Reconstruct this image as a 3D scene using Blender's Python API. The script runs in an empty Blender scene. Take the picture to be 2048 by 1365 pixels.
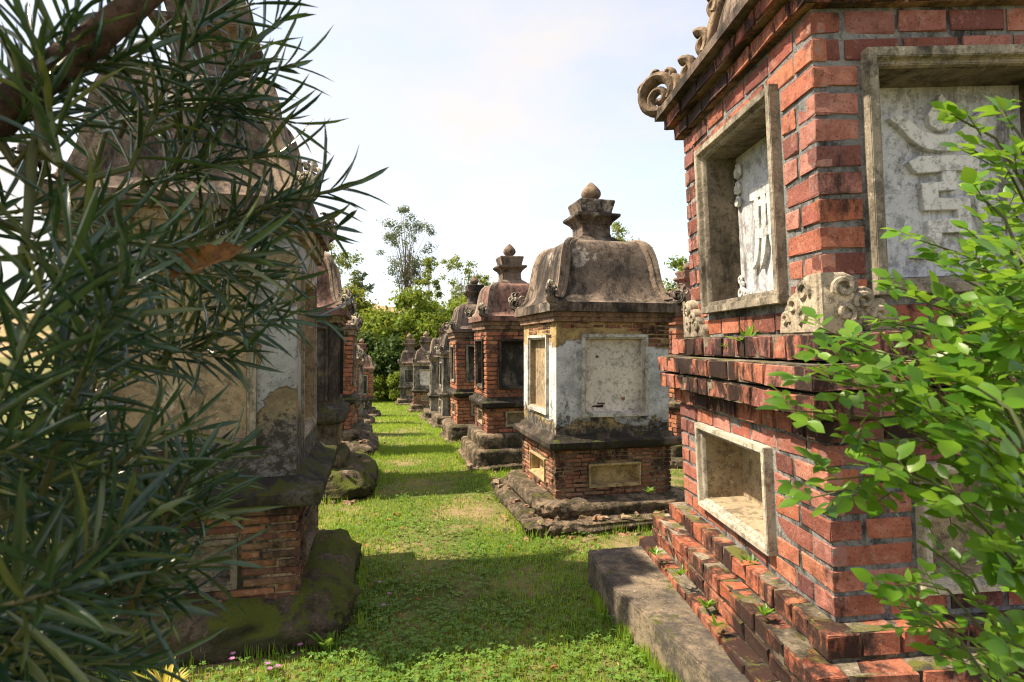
import bpy, bmesh, math, random
import numpy as np
from mathutils import Vector, Matrix, noise as mnoise

random.seed(7)
RNG = np.random.default_rng(11)
SC = bpy.context.scene
COL = SC.collection
R = math.radians

# ------------------------------------------------------------------ camera, sky, sun, exposure
F_PX = 1150.0          # focal length in pixels of the 2048-pixel-wide photograph
CAM_H = 1.5
cam_d = bpy.data.cameras.new('camera')
cam_d.sensor_width = 36.0
cam_d.lens = 36.0 * F_PX / 2048.0
cam_d.clip_start = 0.05
cam_d.dof.use_dof = True
cam_d.dof.focus_distance = 3.2
cam_d.dof.aperture_fstop = 7.0
cam_d.clip_end = 2000.0
cam = bpy.data.objects.new('camera', cam_d)
cam.location = (0, 0, CAM_H)
cam.rotation_euler = (R(90.4), 0, 0)
COL.objects.link(cam)
SC.camera = cam

SUN_EL = R(54)
SUN_AZ = math.atan2(-1.0, -0.045)       # clockwise from +Y
sun_vec = Vector((math.sin(SUN_AZ) * math.cos(SUN_EL), math.cos(SUN_AZ) * math.cos(SUN_EL), math.sin(SUN_EL)))
sun_d = bpy.data.lights.new('sun', 'SUN')
sun_d.energy = 4.4
sun_d.angle = R(0.9)
sun_d.color = (1.0, 0.86, 0.66)
sun = bpy.data.objects.new('sun', sun_d)
sun.rotation_euler = sun_vec.to_track_quat('Z', 'Y').to_euler()
sun.location = (-20, 10, 30)
COL.objects.link(sun)

W = bpy.data.worlds.new('World')
SC.world = W
W.use_nodes = True
wn = W.node_tree.nodes
wl = W.node_tree.links
wn.clear()
w_out = wn.new('ShaderNodeOutputWorld')
w_bg = wn.new('ShaderNodeBackground')
w_bg.inputs[1].default_value = 0.15
w_sky = wn.new('ShaderNodeTexSky')
w_sky.sky_type = 'NISHITA'
w_sky.sun_disc = False
w_sky.sun_elevation = SUN_EL
w_sky.sun_rotation = SUN_AZ
w_sky.air_density = 1.0
w_sky.dust_density = 1.6
w_sky.ozone_density = 1.0
w_tc = wn.new('ShaderNodeTexCoord')
w_map = wn.new('ShaderNodeMapping')
w_map.inputs['Scale'].default_value = (1.0, 1.0, 2.2)
w_map.inputs['Location'].default_value = (0.35, 0.2, 0.1)
w_n = wn.new('ShaderNodeTexNoise')
w_n.inputs['Scale'].default_value = 1.9
w_n.inputs['Detail'].default_value = 7.0
w_n.inputs['Roughness'].default_value = 0.55
w_r = wn.new('ShaderNodeValToRGB')
w_r.color_ramp.elements[0].position = 0.36
w_r.color_ramp.elements[0].color = (0.32, 0.32, 0.32, 1)
w_r.color_ramp.elements[1].position = 0.66
w_r.color_ramp.elements[1].color = (0.88, 0.88, 0.88, 1)
w_mix = wn.new('ShaderNodeMix')
w_mix.data_type = 'RGBA'
w_mix.inputs[7].default_value = (2.95, 2.66, 2.30, 1)      # thin bright cloud
wl.new(w_tc.outputs['Generated'], w_map.inputs['Vector'])
wl.new(w_map.outputs['Vector'], w_n.inputs['Vector'])
wl.new(w_n.outputs['Fac'], w_r.inputs['Fac'])
wl.new(w_r.outputs['Color'], w_mix.inputs[0])
wl.new(w_sky.outputs['Color'], w_mix.inputs[6])
wl.new(w_mix.outputs[2], w_bg.inputs[0])
wl.new(w_bg.outputs[0], w_out.inputs[0])

SC.view_settings.view_transform = 'Standard'
SC.view_settings.look = 'None'
SC.view_settings.gamma = 1.0
SC.view_settings.exposure = 1.3
SC.view_settings.use_curve_mapping = False
SC.render.engine = 'CYCLES'
SC.cycles.use_denoising = True
SC.cycles.filter_width = 1.1
SC.cycles.max_bounces = 6
SC.cycles.diffuse_bounces = 4
SC.cycles.glossy_bounces = 2
SC.cycles.transmission_bounces = 3
SC.cycles.caustics_reflective = False
SC.cycles.caustics_refractive = False


# ------------------------------------------------------------------ small tools
def at(px, py, d):
    """world point that stands d metres ahead and shows at (px, py) of the photograph"""
    return Vector(((px - 1024) / F_PX * d, d, CAM_H - (py - 690) / F_PX * d))


def tag(o, label=None, cat=None, group=None, kind=None):
    if label: o['label'] = label
    if cat: o['category'] = cat
    if group: o['group'] = group
    if kind: o['kind'] = kind
    return o


def empty(name, loc=(0, 0, 0), rot=(0, 0, 0)):
    o = bpy.data.objects.new(name, None)
    o.location = loc
    o.rotation_euler = rot
    o.empty_display_size = 0.1
    COL.objects.link(o)
    return o


class MB:
    def __init__(self):
        self.v = []
        self.f = []

    def add(self, vs, fs):
        k = len(self.v)
        self.v += [tuple(p) for p in vs]
        self.f += [tuple(i + k for i in q) for q in fs]

    def quad(self, a, b, c, d):
        self.add([a, b, c, d], [(0, 1, 2, 3)])

    def box(self, x0, x1, y0, y1, z0, z1):
        self.add([(x0, y0, z0), (x1, y0, z0), (x1, y1, z0), (x0, y1, z0), (x0, y0, z1), (x1, y0, z1), (x1, y1, z1), (x0, y1, z1)],
                 [(0, 3, 2, 1), (4, 5, 6, 7), (0, 1, 5, 4), (1, 2, 6, 5), (2, 3, 7, 6), (3, 0, 4, 7)])

    def loft(self, rings, close=True, cap0=True, cap1=True):
        n = len(rings[0])
        vs = [p for r in rings for p in r]
        fs = []
        for i in range(len(rings) - 1):
            for j in range(n if close else n - 1):
                k = (j + 1) % n
                fs.append((i * n + j, i * n + k, (i + 1) * n + k, (i + 1) * n + j))
        if cap0: fs.append(tuple(reversed(range(n))))
        if cap1: fs.append(tuple(range((len(rings) - 1) * n, len(rings) * n)))
        self.add(vs, fs)

    def sq(self, prof, ra=1.0, rb=1.0, cx=0, cy=0):
        """square-section loft through (half-width, z) pairs"""
        self.loft([[(cx - r * ra, cy - r * rb, z), (cx + r * ra, cy - r * rb, z), (cx + r * ra, cy + r * rb, z), (cx - r * ra, cy + r * rb, z)] for r, z in prof])

    def lathe(self, prof, n=16, cx=0, cy=0, lobes=0, amp=0.0):
        rings = []
        for r, z in prof:
            ring = []
            for j in range(n):
                t = 2 * math.pi * j / n
                q = r * (1 + amp * abs(math.sin(t * lobes / 2))) if lobes else r
                ring.append((cx + q * math.cos(t), cy + q * math.sin(t), z))
            rings.append(ring)
        self.loft(rings)

    def tube(self, pts, rad, n=8, flat=1.0, up=None):
        pts = [Vector(p) for p in pts]
        if not hasattr(rad, '__len__'): rad = [rad] * len(pts)
        rings = []
        ref = Vector(up) if up else None
        prev = None
        for i, p in enumerate(pts):
            t = (pts[min(i + 1, len(pts) - 1)] - pts[max(i - 1, 0)])
            if t.length < 1e-9: t = Vector((0, 0, 1))
            t.normalize()
            if ref is not None:
                a = ref - t * ref.dot(t)
            elif prev is None:
                a = t.orthogonal()
            else:
                a = prev - t * prev.dot(t)
            if a.length < 1e-6: a = t.orthogonal()
            a.normalize()
            prev = a
            b = t.cross(a)
            r = rad[i]
            rings.append([p + a * (r * flat * math.cos(2 * math.pi * j / n)) + b * (r * math.sin(2 * math.pi * j / n)) for j in range(n)])
        self.loft(rings)

    def build(self, name, mat, parent=None, smooth=0.55, bevel=0.0, kind=None, fix=True):
        me = bpy.data.meshes.new(name)
        me.from_pydata(self.v, [], self.f)
        if fix:
            bm = bmesh.new()
            bm.from_mesh(me)
            bmesh.ops.recalc_face_normals(bm, faces=bm.faces)
            if bevel:
                es = [e for e in bm.edges if len(e.link_faces) == 2 and e.calc_face_angle(0) > 0.5]
                bmesh.ops.bevel(bm, geom=es, offset=bevel, segments=2, affect='EDGES', clamp_overlap=True)
            bm.to_mesh(me)
            bm.free()
        if smooth:
            me.polygons.foreach_set('use_smooth', [True] * len(me.polygons))
            me.set_sharp_from_angle(angle=smooth)
        me.materials.append(mat)
        o = bpy.data.objects.new(name, me)
        COL.objects.link(o)
        if parent: o.parent = parent
        if kind: o['kind'] = kind
        return o


def fbm(p, s, oct_=3):
    v = 0
    a = 1
    for _ in range(oct_):
        v += a * mnoise.noise(Vector(p) * s)
        s *= 2.1
        a *= 0.5
    return v


def fmap(face, a, b):
    if face == 'front': return lambda s, z, n: (s, -b - n, z)
    if face == 'left': return lambda s, z, n: (-a - n, -s, z)
    if face == 'right': return lambda s, z, n: (a + n, s, z)
    return lambda s, z, n: (-s, b + n, z)


FACES = ('front', 'left', 'right', 'back')


def half(face, a, b):
    return a if face in ('front', 'back') else b


# ------------------------------------------------------------------ materials
class NT:
    def __init__(self, name):
        self.m = bpy.data.materials.new(name)
        self.m.use_nodes = True
        self.n = self.m.node_tree.nodes
        self.l = self.m.node_tree.links
        self.b = self.n['Principled BSDF']
        self.out = self.n['Material Output']
        g = self.n.new('ShaderNodeNewGeometry')
        self.pos = g.outputs['Position']
        self.nor = g.outputs['Normal']
        self.isl = g.outputs['Random Per Island']
        self.rnd = self.n.new('ShaderNodeObjectInfo').outputs['Random']
        t = self.n.new('ShaderNodeTexCoord')
        self.obj = t.outputs['Object']

    def link(self, a, b):
        self.l.new(a, b)

    def val(self, x, sock):
        if isinstance(x, (int, float)): sock.default_value = x
        elif isinstance(x, (tuple, list)): sock.default_value = (*x, 1) if len(x) == 3 and sock.type == 'RGBA' else x
        else: self.l.new(x, sock)

    def noise(self, scale, detail=5, rough=0.6, stretch=None, src=None, dist=0.0):
        n = self.n.new('ShaderNodeTexNoise')
        n.inputs['Scale'].default_value = scale
        n.inputs['Detail'].default_value = detail
        n.inputs['Roughness'].default_value = rough
        n.inputs['Distortion'].default_value = dist
        src = src or self.pos
        if stretch:
            mp = self.n.new('ShaderNodeMapping')
            mp.inputs['Scale'].default_value = stretch
            self.l.new(src, mp.inputs['Vector'])
            src = mp.outputs['Vector']
        self.l.new(src, n.inputs['Vector'])
        return n.outputs['Fac']

    def ramp(self, fac, lo, hi, c0=0.0, c1=1.0):
        r = self.n.new('ShaderNodeMapRange')
        r.interpolation_type = 'SMOOTHSTEP'
        self.val(fac, r.inputs['Value'])
        r.inputs['From Min'].default_value = lo
        r.inputs['From Max'].default_value = hi
        r.inputs['To Min'].default_value = c0
        r.inputs['To Max'].default_value = c1
        return r.outputs['Result']

    def mix(self, fac, a, b):
        m = self.n.new('ShaderNodeMix')
        m.data_type = 'RGBA'
        self.val(fac, m.inputs[0])
        self.val(a, m.inputs[6])
        self.val(b, m.inputs[7])
        return m.outputs[2]

    def math(self, op, a, b=0.0, c=None):
        m = self.n.new('ShaderNodeMath')
        m.operation = op
        self.val(a, m.inputs[0])
        self.val(b, m.inputs[1])
        if c is not None: self.val(c, m.inputs[2])
        return m.outputs[0]

    def cramp(self, fac, stops):
        r = self.n.new('ShaderNodeValToRGB')
        el = r.color_ramp.elements
        while len(el) < len(stops): el.new(0.5)
        for e, (p, c) in zip(el, stops):
            e.position = p
            e.color = (*c, 1)
        self.l.new(fac, r.inputs['Fac'])
        return r.outputs['Color']

    def sep(self, v):
        s = self.n.new('ShaderNodeSeparateXYZ')
        self.l.new(v, s.inputs[0])
        return s.outputs

    def bump(self, h, strength, dist=0.01):
        b = self.n.new('ShaderNodeBump')
        b.inputs['Strength'].default_value = strength
        b.inputs['Distance'].default_value = dist
        self.l.new(h, b.inputs['Height'])
        self.l.new(b.outputs['Normal'], self.b.inputs['Normal'])

    def done(self, color, rough=0.9, spec=0.25):
        self.val(color, self.b.inputs['Base Color'])
        self.val(rough, self.b.inputs['Roughness'])
        self.b.inputs['Specular IOR Level'].default_value = spec
        return self.m


def stone(name, c1, c2, stain=(0.02, 0.018, 0.015), amt=(0.5, 0.68), sscale=3.0, moss=0.0, mosscol=(0.06, 0.075, 0.012), light=None,
          bscale=60.0, bstr=0.6, bdist=0.008, streak=True, smax=0.9, rain=0.0):
    t = NT(name)
    c1 = tuple(q * 1.18 for q in c1)
    c2 = tuple(q * 1.18 for q in c2)
    col = t.mix(t.ramp(t.noise(2.3, 6), 0.38, 0.62), c1, c2)
    if light:
        col = t.mix(t.ramp(t.noise(light[1], 7, 0.65), light[2], light[2] + 0.035, 0, 0.9), col, light[0])
    col = t.mix(t.ramp(t.noise(13, 9, 0.8), 0.48, 0.60, 0, 0.65), col, tuple(0.3 * q for q in c2))
    col = t.mix(t.ramp(t.noise(46, 5, 0.7), 0.55, 0.62, 0, 0.55), col, tuple(0.35 * q for q in c2))
    col = t.mix(t.ramp(t.noise(38, 5, 0.7, None, None, 0.5), 0.60, 0.66, 0, 0.55), col, tuple(min(0.8, 1.5 * q + 0.05) for q in c1))
    if rain:
        rr = t.math('MULTIPLY', t.ramp(t.noise(11, 6, 0.7, (1, 1, 0.10)), 0.48, 0.62), t.ramp(t.noise(2.0, 5, 0.6), 0.38, 0.6))
        col = t.mix(t.math('MULTIPLY', rr, rain), col, stain)
    st = t.noise(sscale, 9, 0.75, (1, 1, 0.45) if streak else None)
    col = t.mix(t.ramp(st, amt[0] - 0.04, amt[1] - 0.08, 0, smax), col, stain)
    if moss:
        up = t.ramp(t.sep(t.nor)[2], 0.2, 0.8)
        mm = t.math('MULTIPLY', t.ramp(t.noise(5, 8, 0.75), 0.60 - moss * 0.3, 0.68 - moss * 0.3), t.math('MULTIPLY_ADD', up, 0.75, 0.25))
        col = t.mix(mm, col, mosscol)
    h = t.math('ADD', t.noise(bscale, 6, 0.75), t.math('MULTIPLY', t.noise(bscale * 0.22, 5, 0.65), 1.8))
    t.bump(h, bstr, bdist)
    return t.done(col, 0.92, 0.2)


def brick_mat(name, cols, amt=(0.56, 0.72), dark=0.9, dust=0.25, moss=0.0, pit=0.35, edge=False):
    t = NT(name)
    cols = [tuple(q * 1.12 for q in c) for c in cols]
    rr = t.math('FRACT', t.math('ADD', t.math('MULTIPLY', t.rnd, 7.31), t.isl))
    k = len(cols)
    col = t.cramp(rr, [(i / (k - 1), c) for i, c in enumerate(cols)])
    col = t.mix(t.ramp(t.noise(17, 8, 0.75), 0.44, 0.62, 0, 0.6), col, tuple(c * 0.5 for c in cols[0]))
    col = t.mix(t.ramp(t.noise(24, 7, 0.75), 0.52, 0.66, 0, dust), col, (0.46, 0.31, 0.235))
    col = t.mix(t.ramp(t.noise(95, 3, 0.5), 0.60, 0.66, 0, pit), col, (0.05, 0.025, 0.02))
    st = t.noise(3.4, 9, 0.75, (1, 1, 0.5))
    if edge:
        g = t.n.new('ShaderNodeTexCoord').outputs['Generated']
        gx, gy, gz = t.sep(g)
        ex = t.math('MULTIPLY', t.math('MINIMUM', gx, t.math('SUBTRACT', 1.0, gx)), 2.8)
        ez = t.math('MINIMUM', gz, t.math('SUBTRACT', 1.0, gz))
        e = t.math('ADD', t.math('MINIMUM', ex, ez), t.math('MULTIPLY', t.math('SUBTRACT', t.noise(34, 6, 0.7), 0.5), 0.34))
        col = t.mix(t.math('SUBTRACT', 1.0, t.ramp(e, -0.05, 0.02)), col, (0.25, 0.225, 0.205))
    col = t.mix(t.ramp(st, amt[0] - 0.02, amt[1] - 0.04, 0, dark), col, (0.022, 0.016, 0.014))
    if moss:
        up = t.ramp(t.sep(t.nor)[2], 0.4, 0.9)
        mm = t.math('MULTIPLY', t.ramp(t.noise(6, 8, 0.75), 0.55 - moss * 0.2, 0.68 - moss * 0.2), up)
        col = t.mix(mm, col, (0.10, 0.10, 0.02))
    h = t.math('ADD', t.noise(70, 6, 0.75), t.math('MULTIPLY', t.noise(18, 5), 1.2))
    t.bump(h, 0.8, 0.009)
    return t.done(col, 0.9, 0.2)


def leaf_mat(name, cols, rough=0.45, trans=0.3, tcol=None, spec=0.4, vein=False):
    t = NT(name)
    rr = t.math('FRACT', t.math('ADD', t.math('MULTIPLY', t.rnd, 5.17), t.isl))
    k = len(cols)
    col = t.cramp(rr, [(i / (k - 1), c) for i, c in enumerate(cols)])
    col = t.mix(t.ramp(t.noise(3, 3), 0.3, 0.7, 0, 0.4), col, tuple(c * 0.6 for c in cols[0]))
    t.done(col, rough, spec)
    tr = t.n.new('ShaderNodeBsdfTranslucent')
    if tcol: t.val(t.mix(0.55, col, tcol), tr.inputs['Color'])
    else: t.link(col, tr.inputs['Color'])
    ms = t.n.new('ShaderNodeMixShader')
    ms.inputs[0].default_value = trans
    t.link(t.b.outputs[0], ms.inputs[1])
    t.link(tr.outputs[0], ms.inputs[2])
    t.link(ms.outputs[0], t.out.inputs['Surface'])
    return t.m


RED = [(0.35, 0.12, 0.08), (0.42, 0.165, 0.095), (0.28, 0.085, 0.062), (0.43, 0.205, 0.16), (0.14, 0.05, 0.045), (0.40, 0.135, 0.07), (0.37, 0.16, 0.13), (0.10, 0.04, 0.04), (0.33, 0.115, 0.068), (0.42, 0.185, 0.135), (0.22, 0.075, 0.06)]
OLD = [(0.27, 0.115, 0.065), (0.36, 0.16, 0.085), (0.19, 0.09, 0.06), (0.33, 0.20, 0.12), (0.13, 0.07, 0.05), (0.34, 0.14, 0.08), (0.28, 0.19, 0.11)]
ORANGE = [(0.36, 0.14, 0.07), (0.42, 0.19, 0.095), (0.27, 0.10, 0.06), (0.40, 0.15, 0.075), (0.20, 0.08, 0.055), (0.14, 0.07, 0.05)]
M = {}
M['brick'] = brick_mat('brick_red', RED, (0.53, 0.67), 0.9, 0.4, 0.0, 0.55, True)
M['brick_ledge'] = brick_mat('brick_sooty', RED, (0.44, 0.57), 0.95, 0.6, 0.05)
M['brick_step'] = brick_mat('brick_mossy', [(0.36, 0.11, 0.06), (0.30, 0.09, 0.05), (0.40, 0.16, 0.09), (0.24, 0.08, 0.05)], (0.43, 0.57), 0.94, 0.6, 0.14)
M['brick_old'] = brick_mat('brick_thin_old', OLD, (0.48, 0.62), 0.93, 0.6, 0.1)
M['brick_orange'] = brick_mat('brick_orange', ORANGE, (0.51, 0.66), 0.92, 0.35)
M['rubble'] = brick_mat('rubble', [(0.26, 0.19, 0.12), (0.34, 0.16, 0.09), (0.20, 0.15, 0.10), (0.36, 0.27, 0.18)], (0.52, 0.66), 0.85, 0.3, 0.3)
M['mortar'] = stone('mortar_grey', (0.25, 0.24, 0.23), (0.165, 0.165, 0.165), amt=(0.52, 0.70), sscale=4, bscale=60, bstr=0.9, bdist=0.012)
M['mortar_step'] = stone('mortar_mossy', (0.24, 0.20, 0.15), (0.14, 0.115, 0.08), amt=(0.48, 0.66), moss=0.3, mosscol=(0.11, 0.11, 0.025), bscale=60, bstr=0.7)
M['mortar_old'] = stone('mortar_old', (0.30, 0.23, 0.13), (0.17, 0.13, 0.09), amt=(0.5, 0.68), bscale=70, bstr=0.8)
M['mortar_brown'] = stone('mortar_brown', (0.26, 0.16, 0.10), (0.15, 0.10, 0.07), amt=(0.5, 0.68), bscale=70, bstr=0.8)
M['frame'] = stone('frame_cement', (0.34, 0.29, 0.22), (0.22, 0.19, 0.145), amt=(0.50, 0.72), sscale=4, smax=0.75)
M['frame_pale'] = stone('frame_pale', (0.44, 0.39, 0.31), (0.34, 0.30, 0.24), amt=(0.60, 0.8), sscale=4, smax=0.5)
M['panel_white'] = stone('panel_white', (0.52, 0.52, 0.545), (0.43, 0.43, 0.45), stain=(0.07, 0.06, 0.045), amt=(0.58, 0.76), sscale=5, bscale=40, bstr=0.35, smax=0.8, rain=0.7)
M['relief'] = stone('relief_white', (0.60, 0.59, 0.57), (0.50, 0.49, 0.47), stain=(0.10, 0.09, 0.07), amt=(0.60, 0.8), sscale=5, bscale=50, bstr=0.3, smax=0.5)
M['niche'] = stone('niche_ochre', (0.36, 0.28, 0.175), (0.26, 0.205, 0.135), amt=(0.58, 0.8), sscale=5, smax=0.6, bscale=40, bstr=0.3)
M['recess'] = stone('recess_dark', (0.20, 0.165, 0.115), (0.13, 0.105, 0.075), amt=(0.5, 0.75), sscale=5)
M['slab'] = stone('slab_concrete', (0.20, 0.155, 0.105), (0.12, 0.097, 0.072), stain=(0.045, 0.042, 0.04), amt=(0.47, 0.66), sscale=2.6, moss=0.12, bscale=50, streak=False, smax=0.85)
M['scroll'] = stone('scroll_stone', (0.26, 0.185, 0.12), (0.15, 0.105, 0.07), amt=(0.52, 0.72), sscale=6, bscale=50)
M['scroll_pale'] = stone('scroll_pale', (0.46, 0.40, 0.31), (0.24, 0.20, 0.16), amt=(0.46, 0.62), sscale=9, bscale=60)
M['cloud_stone'] = stone('cloud_stone', (0.36, 0.30, 0.22), (0.24, 0.20, 0.15), amt=(0.56, 0.74), sscale=7, bscale=80, bstr=0.8)
M['roof_brown'] = stone('roof_brown', (0.185, 0.14, 0.105), (0.115, 0.088, 0.07), amt=(0.50, 0.68), sscale=2.6, light=((0.46, 0.40, 0.33), 2.3, 0.565), bscale=45, rain=0.75)
M['roof_plain'] = stone('roof_plain', (0.19, 0.138, 0.103), (0.12, 0.088, 0.07), amt=(0.52, 0.70), sscale=3, bscale=45, rain=0.75)
M['rib'] = stone('rib_tan', (0.27, 0.205, 0.15), (0.17, 0.125, 0.092), amt=(0.54, 0.72), sscale=4, bscale=45)
M['roof_red'] = stone('roof_red', (0.205, 0.112, 0.085), (0.125, 0.074, 0.06), amt=(0.54, 0.72), sscale=3, bscale=45, rain=0.75)
M['roof_dark'] = stone('roof_dark', (0.17, 0.13, 0.10), (0.10, 0.08, 0.065), amt=(0.5, 0.70), sscale=3, bscale=45, rain=0.75)
M['ledge_dark'] = stone('ledge_dark', (0.15, 0.11, 0.08), (0.07, 0.055, 0.045), amt=(0.44, 0.62), sscale=4, moss=0.22, bscale=35, bstr=0.9, bdist=0.012)
M['ledge_black'] = stone('ledge_black', (0.085, 0.075, 0.06), (0.04, 0.036, 0.03), amt=(0.42, 0.62), sscale=4, moss=0.45, mosscol=(0.05, 0.052, 0.01), bscale=35, bstr=0.9, bdist=0.012)
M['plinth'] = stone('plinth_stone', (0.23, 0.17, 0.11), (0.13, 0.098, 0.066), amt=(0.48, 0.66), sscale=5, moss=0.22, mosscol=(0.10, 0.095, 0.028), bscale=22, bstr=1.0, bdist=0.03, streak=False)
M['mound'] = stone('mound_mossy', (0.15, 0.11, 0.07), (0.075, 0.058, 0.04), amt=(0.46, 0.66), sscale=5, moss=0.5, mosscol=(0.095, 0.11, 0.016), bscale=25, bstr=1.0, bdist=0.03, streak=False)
M['plaster_grey'] = stone('plaster_grey', (0.26, 0.235, 0.19), (0.14, 0.125, 0.105), amt=(0.45, 0.64), sscale=2.5, bscale=40)
M['plaster_dark'] = stone('plaster_dark', (0.12, 0.10, 0.075), (0.05, 0.044, 0.038), amt=(0.46, 0.66), sscale=2.2, light=((0.30, 0.21, 0.09), 2.6, 0.60), bscale=40)
M['panel_dark'] = stone('panel_dark', (0.14, 0.125, 0.10), (0.06, 0.055, 0.048), amt=(0.46, 0.66), sscale=3, light=((0.26, 0.235, 0.18), 4.0, 0.56), bscale=40)
M['panel_pale'] = stone('panel_pale', (0.66, 0.60, 0.51), (0.54, 0.49, 0.43), stain=(0.12, 0.10, 0.07), amt=(0.58, 0.80), sscale=5, light=((0.42, 0.155, 0.06), 3.1, 0.70), bscale=40, bstr=0.3, smax=0.6)
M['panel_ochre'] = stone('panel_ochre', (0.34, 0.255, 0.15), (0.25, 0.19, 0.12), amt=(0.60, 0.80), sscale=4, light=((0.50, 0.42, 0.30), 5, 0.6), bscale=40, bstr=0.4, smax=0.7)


def shaft_mat(name, z_lo, z_hi, ochre, white, soot=(0.035, 0.032, 0.028), wob=0.5, thr=0.0):
    """patchy limewash over ochre render, sooty foot; z in metres above the tomb's base"""
    t = NT(name)
    z = t.sep(t.obj)[2]
    n1 = t.noise(3.1, 8, 0.62, dist=0.4)
    n2 = t.noise(6.5, 9, 0.7)
    zz = t.math('ADD', z, t.math('MULTIPLY', t.math('SUBTRACT', n1, 0.5), wob))
    base = t.mix(t.ramp(t.noise(9, 7, 0.7), 0.4, 0.62), ochre, tuple(c * 0.55 for c in ochre))
    base = t.mix(t.ramp(t.noise(16, 6, 0.7, (1, 1, 2.5)), 0.60, 0.68, 0, 0.8), base, (0.16, 0.11, 0.06))
    wcol = t.mix(t.ramp(n2, 0.42, 0.66), white, tuple(c * 0.55 for c in white))
    wcol = t.mix(t.ramp(t.noise(5, 8, 0.7, (1, 1, 0.3)), 0.55, 0.75, 0, 0.6), wcol, (0.30, 0.24, 0.13))
    inz = t.math('MULTIPLY', t.ramp(zz, z_lo - 0.015, z_lo + 0.015), t.ramp(zz, z_hi + 0.012, z_hi - 0.012, 1, 0) if False else t.math('SUBTRACT', 1.0, t.ramp(zz, z_hi - 0.012, z_hi + 0.012)))
    if thr:
        inz = t.math('MULTIPLY', inz, t.ramp(t.noise(2.6, 8, 0.6, dist=0.5), thr - 0.012, thr + 0.012))
    col = t.mix(inz, base, wcol)
    n3 = t.noise(18, 9, 0.8)
    foot = t.math('SUBTRACT', 1.0, t.ramp(t.math('ADD', z, t.math('ADD', t.math('MULTIPLY', t.math('SUBTRACT', n2, 0.5), 0.6), t.math('MULTIPLY', t.math('SUBTRACT', n3, 0.5), 0.5))), z_lo - 0.05, z_lo + 0.07))
    sc_ = t.mix(t.ramp(n3, 0.46, 0.60), soot, (0.17, 0.165, 0.155))
    col = t.mix(t.math('MULTIPLY', foot, 0.95), col, sc_)
    col = t.mix(t.ramp(t.noise(44, 6, 0.75), 0.54, 0.63, 0, 0.55), col, soot)
    col = t.mix(t.ramp(t.noise(3.0, 8, 0.7, (1, 1, 0.5)), 0.57, 0.66, 0, 0.8), col, soot)
    h = t.math('ADD', t.math('MULTIPLY', t.noise(35, 7, 0.7), 0.8), t.math('MULTIPLY', inz, 1.3))
    t.bump(h, 0.9, 0.016)
    return t.done(col, 0.92, 0.2)


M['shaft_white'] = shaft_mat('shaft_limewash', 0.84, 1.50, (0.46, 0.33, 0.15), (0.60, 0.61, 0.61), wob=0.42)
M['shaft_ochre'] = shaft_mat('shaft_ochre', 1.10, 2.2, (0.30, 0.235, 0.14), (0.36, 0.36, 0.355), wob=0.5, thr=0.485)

t = NT('ground')
gcol = t.mix(t.ramp(t.noise(1.3, 7, 0.65), 0.42, 0.62), (0.085, 0.12, 0.024), (0.27, 0.20, 0.105))
gcol = t.mix(t.ramp(t.noise(11, 6, 0.7), 0.4, 0.7, 0, 0.6), gcol, (0.10, 0.11, 0.03))
t.bump(t.noise(30, 6, 0.7), 0.8, 0.03)
M['ground'] = t.done(gcol, 0.95, 0.1)
M['grass'] = leaf_mat('grass', [(0.185, 0.34, 0.03), (0.28, 0.42, 0.042), (0.12, 0.26, 0.024), (0.38, 0.42, 0.085), (0.22, 0.38, 0.034)], 0.55, 0.5, (0.58, 0.74, 0.08), 0.2)
M['clover'] = leaf_mat('clover', [(0.10, 0.22, 0.034), (0.17, 0.29, 0.04), (0.08, 0.18, 0.034), (0.23, 0.33, 0.05)], 0.5, 0.4, (0.42, 0.58, 0.07), 0.3)
M['needle'] = leaf_mat('pine_leaf', [(0.020, 0.056, 0.026), (0.034, 0.082, 0.026), (0.012, 0.036, 0.024), (0.07, 0.125, 0.034), (0.020, 0.055, 0.032), (0.028, 0.07, 0.03), (0.17, 0.19, 0.04), (0.024, 0.06, 0.03)], 0.2, 0.14, (0.09, 0.16, 0.03), 0.55)
M['shrub_leaf'] = leaf_mat('shrub_leaf', [(0.06, 0.18, 0.014), (0.14, 0.29, 0.02), (0.03, 0.095, 0.014), (0.24, 0.40, 0.03), (0.07, 0.19, 0.018), (0.18, 0.33, 0.025)], 0.36, 0.42, (0.42, 0.66, 0.05), 0.4)
M['tree_leaf'] = leaf_mat('tree_leaf', [(0.09, 0.16, 0.018), (0.165, 0.23, 0.024), (0.05, 0.10, 0.015), (0.24, 0.28, 0.032), (0.115, 0.18, 0.025)], 0.65, 0.33, (0.42, 0.46, 0.04), 0.15)
M['tree_dark'] = leaf_mat('tree_dark', [(0.03, 0.065, 0.012), (0.06, 0.105, 0.016), (0.022, 0.05, 0.012), (0.09, 0.13, 0.02)], 0.6, 0.22, (0.2, 0.27, 0.03), 0.2)  # darker leaf tone stands in for shade missing among the crowns
M['tree_yellow'] = leaf_mat('tree_yellow', [(0.13, 0.17, 0.02), (0.22, 0.25, 0.03), (0.07, 0.11, 0.016), (0.28, 0.27, 0.05)], 0.65, 0.35, (0.5, 0.5, 0.06), 0.12)
M['tree_pale'] = leaf_mat('tree_pale', [(0.15, 0.19, 0.045), (0.21, 0.24, 0.05), (0.11, 0.15, 0.04)], 0.7, 0.4, (0.45, 0.5, 0.09), 0.12)
M['tree_grey'] = leaf_mat('tree_grey', [(0.12, 0.15, 0.09), (0.16, 0.19, 0.11), (0.09, 0.12, 0.075)], 0.7, 0.35, (0.3, 0.34, 0.16), 0.12)
M['bark'] = stone('bark', (0.13, 0.075, 0.045), (0.075, 0.045, 0.03), amt=(0.55, 0.75), sscale=12, bscale=70, bstr=0.8)
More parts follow.
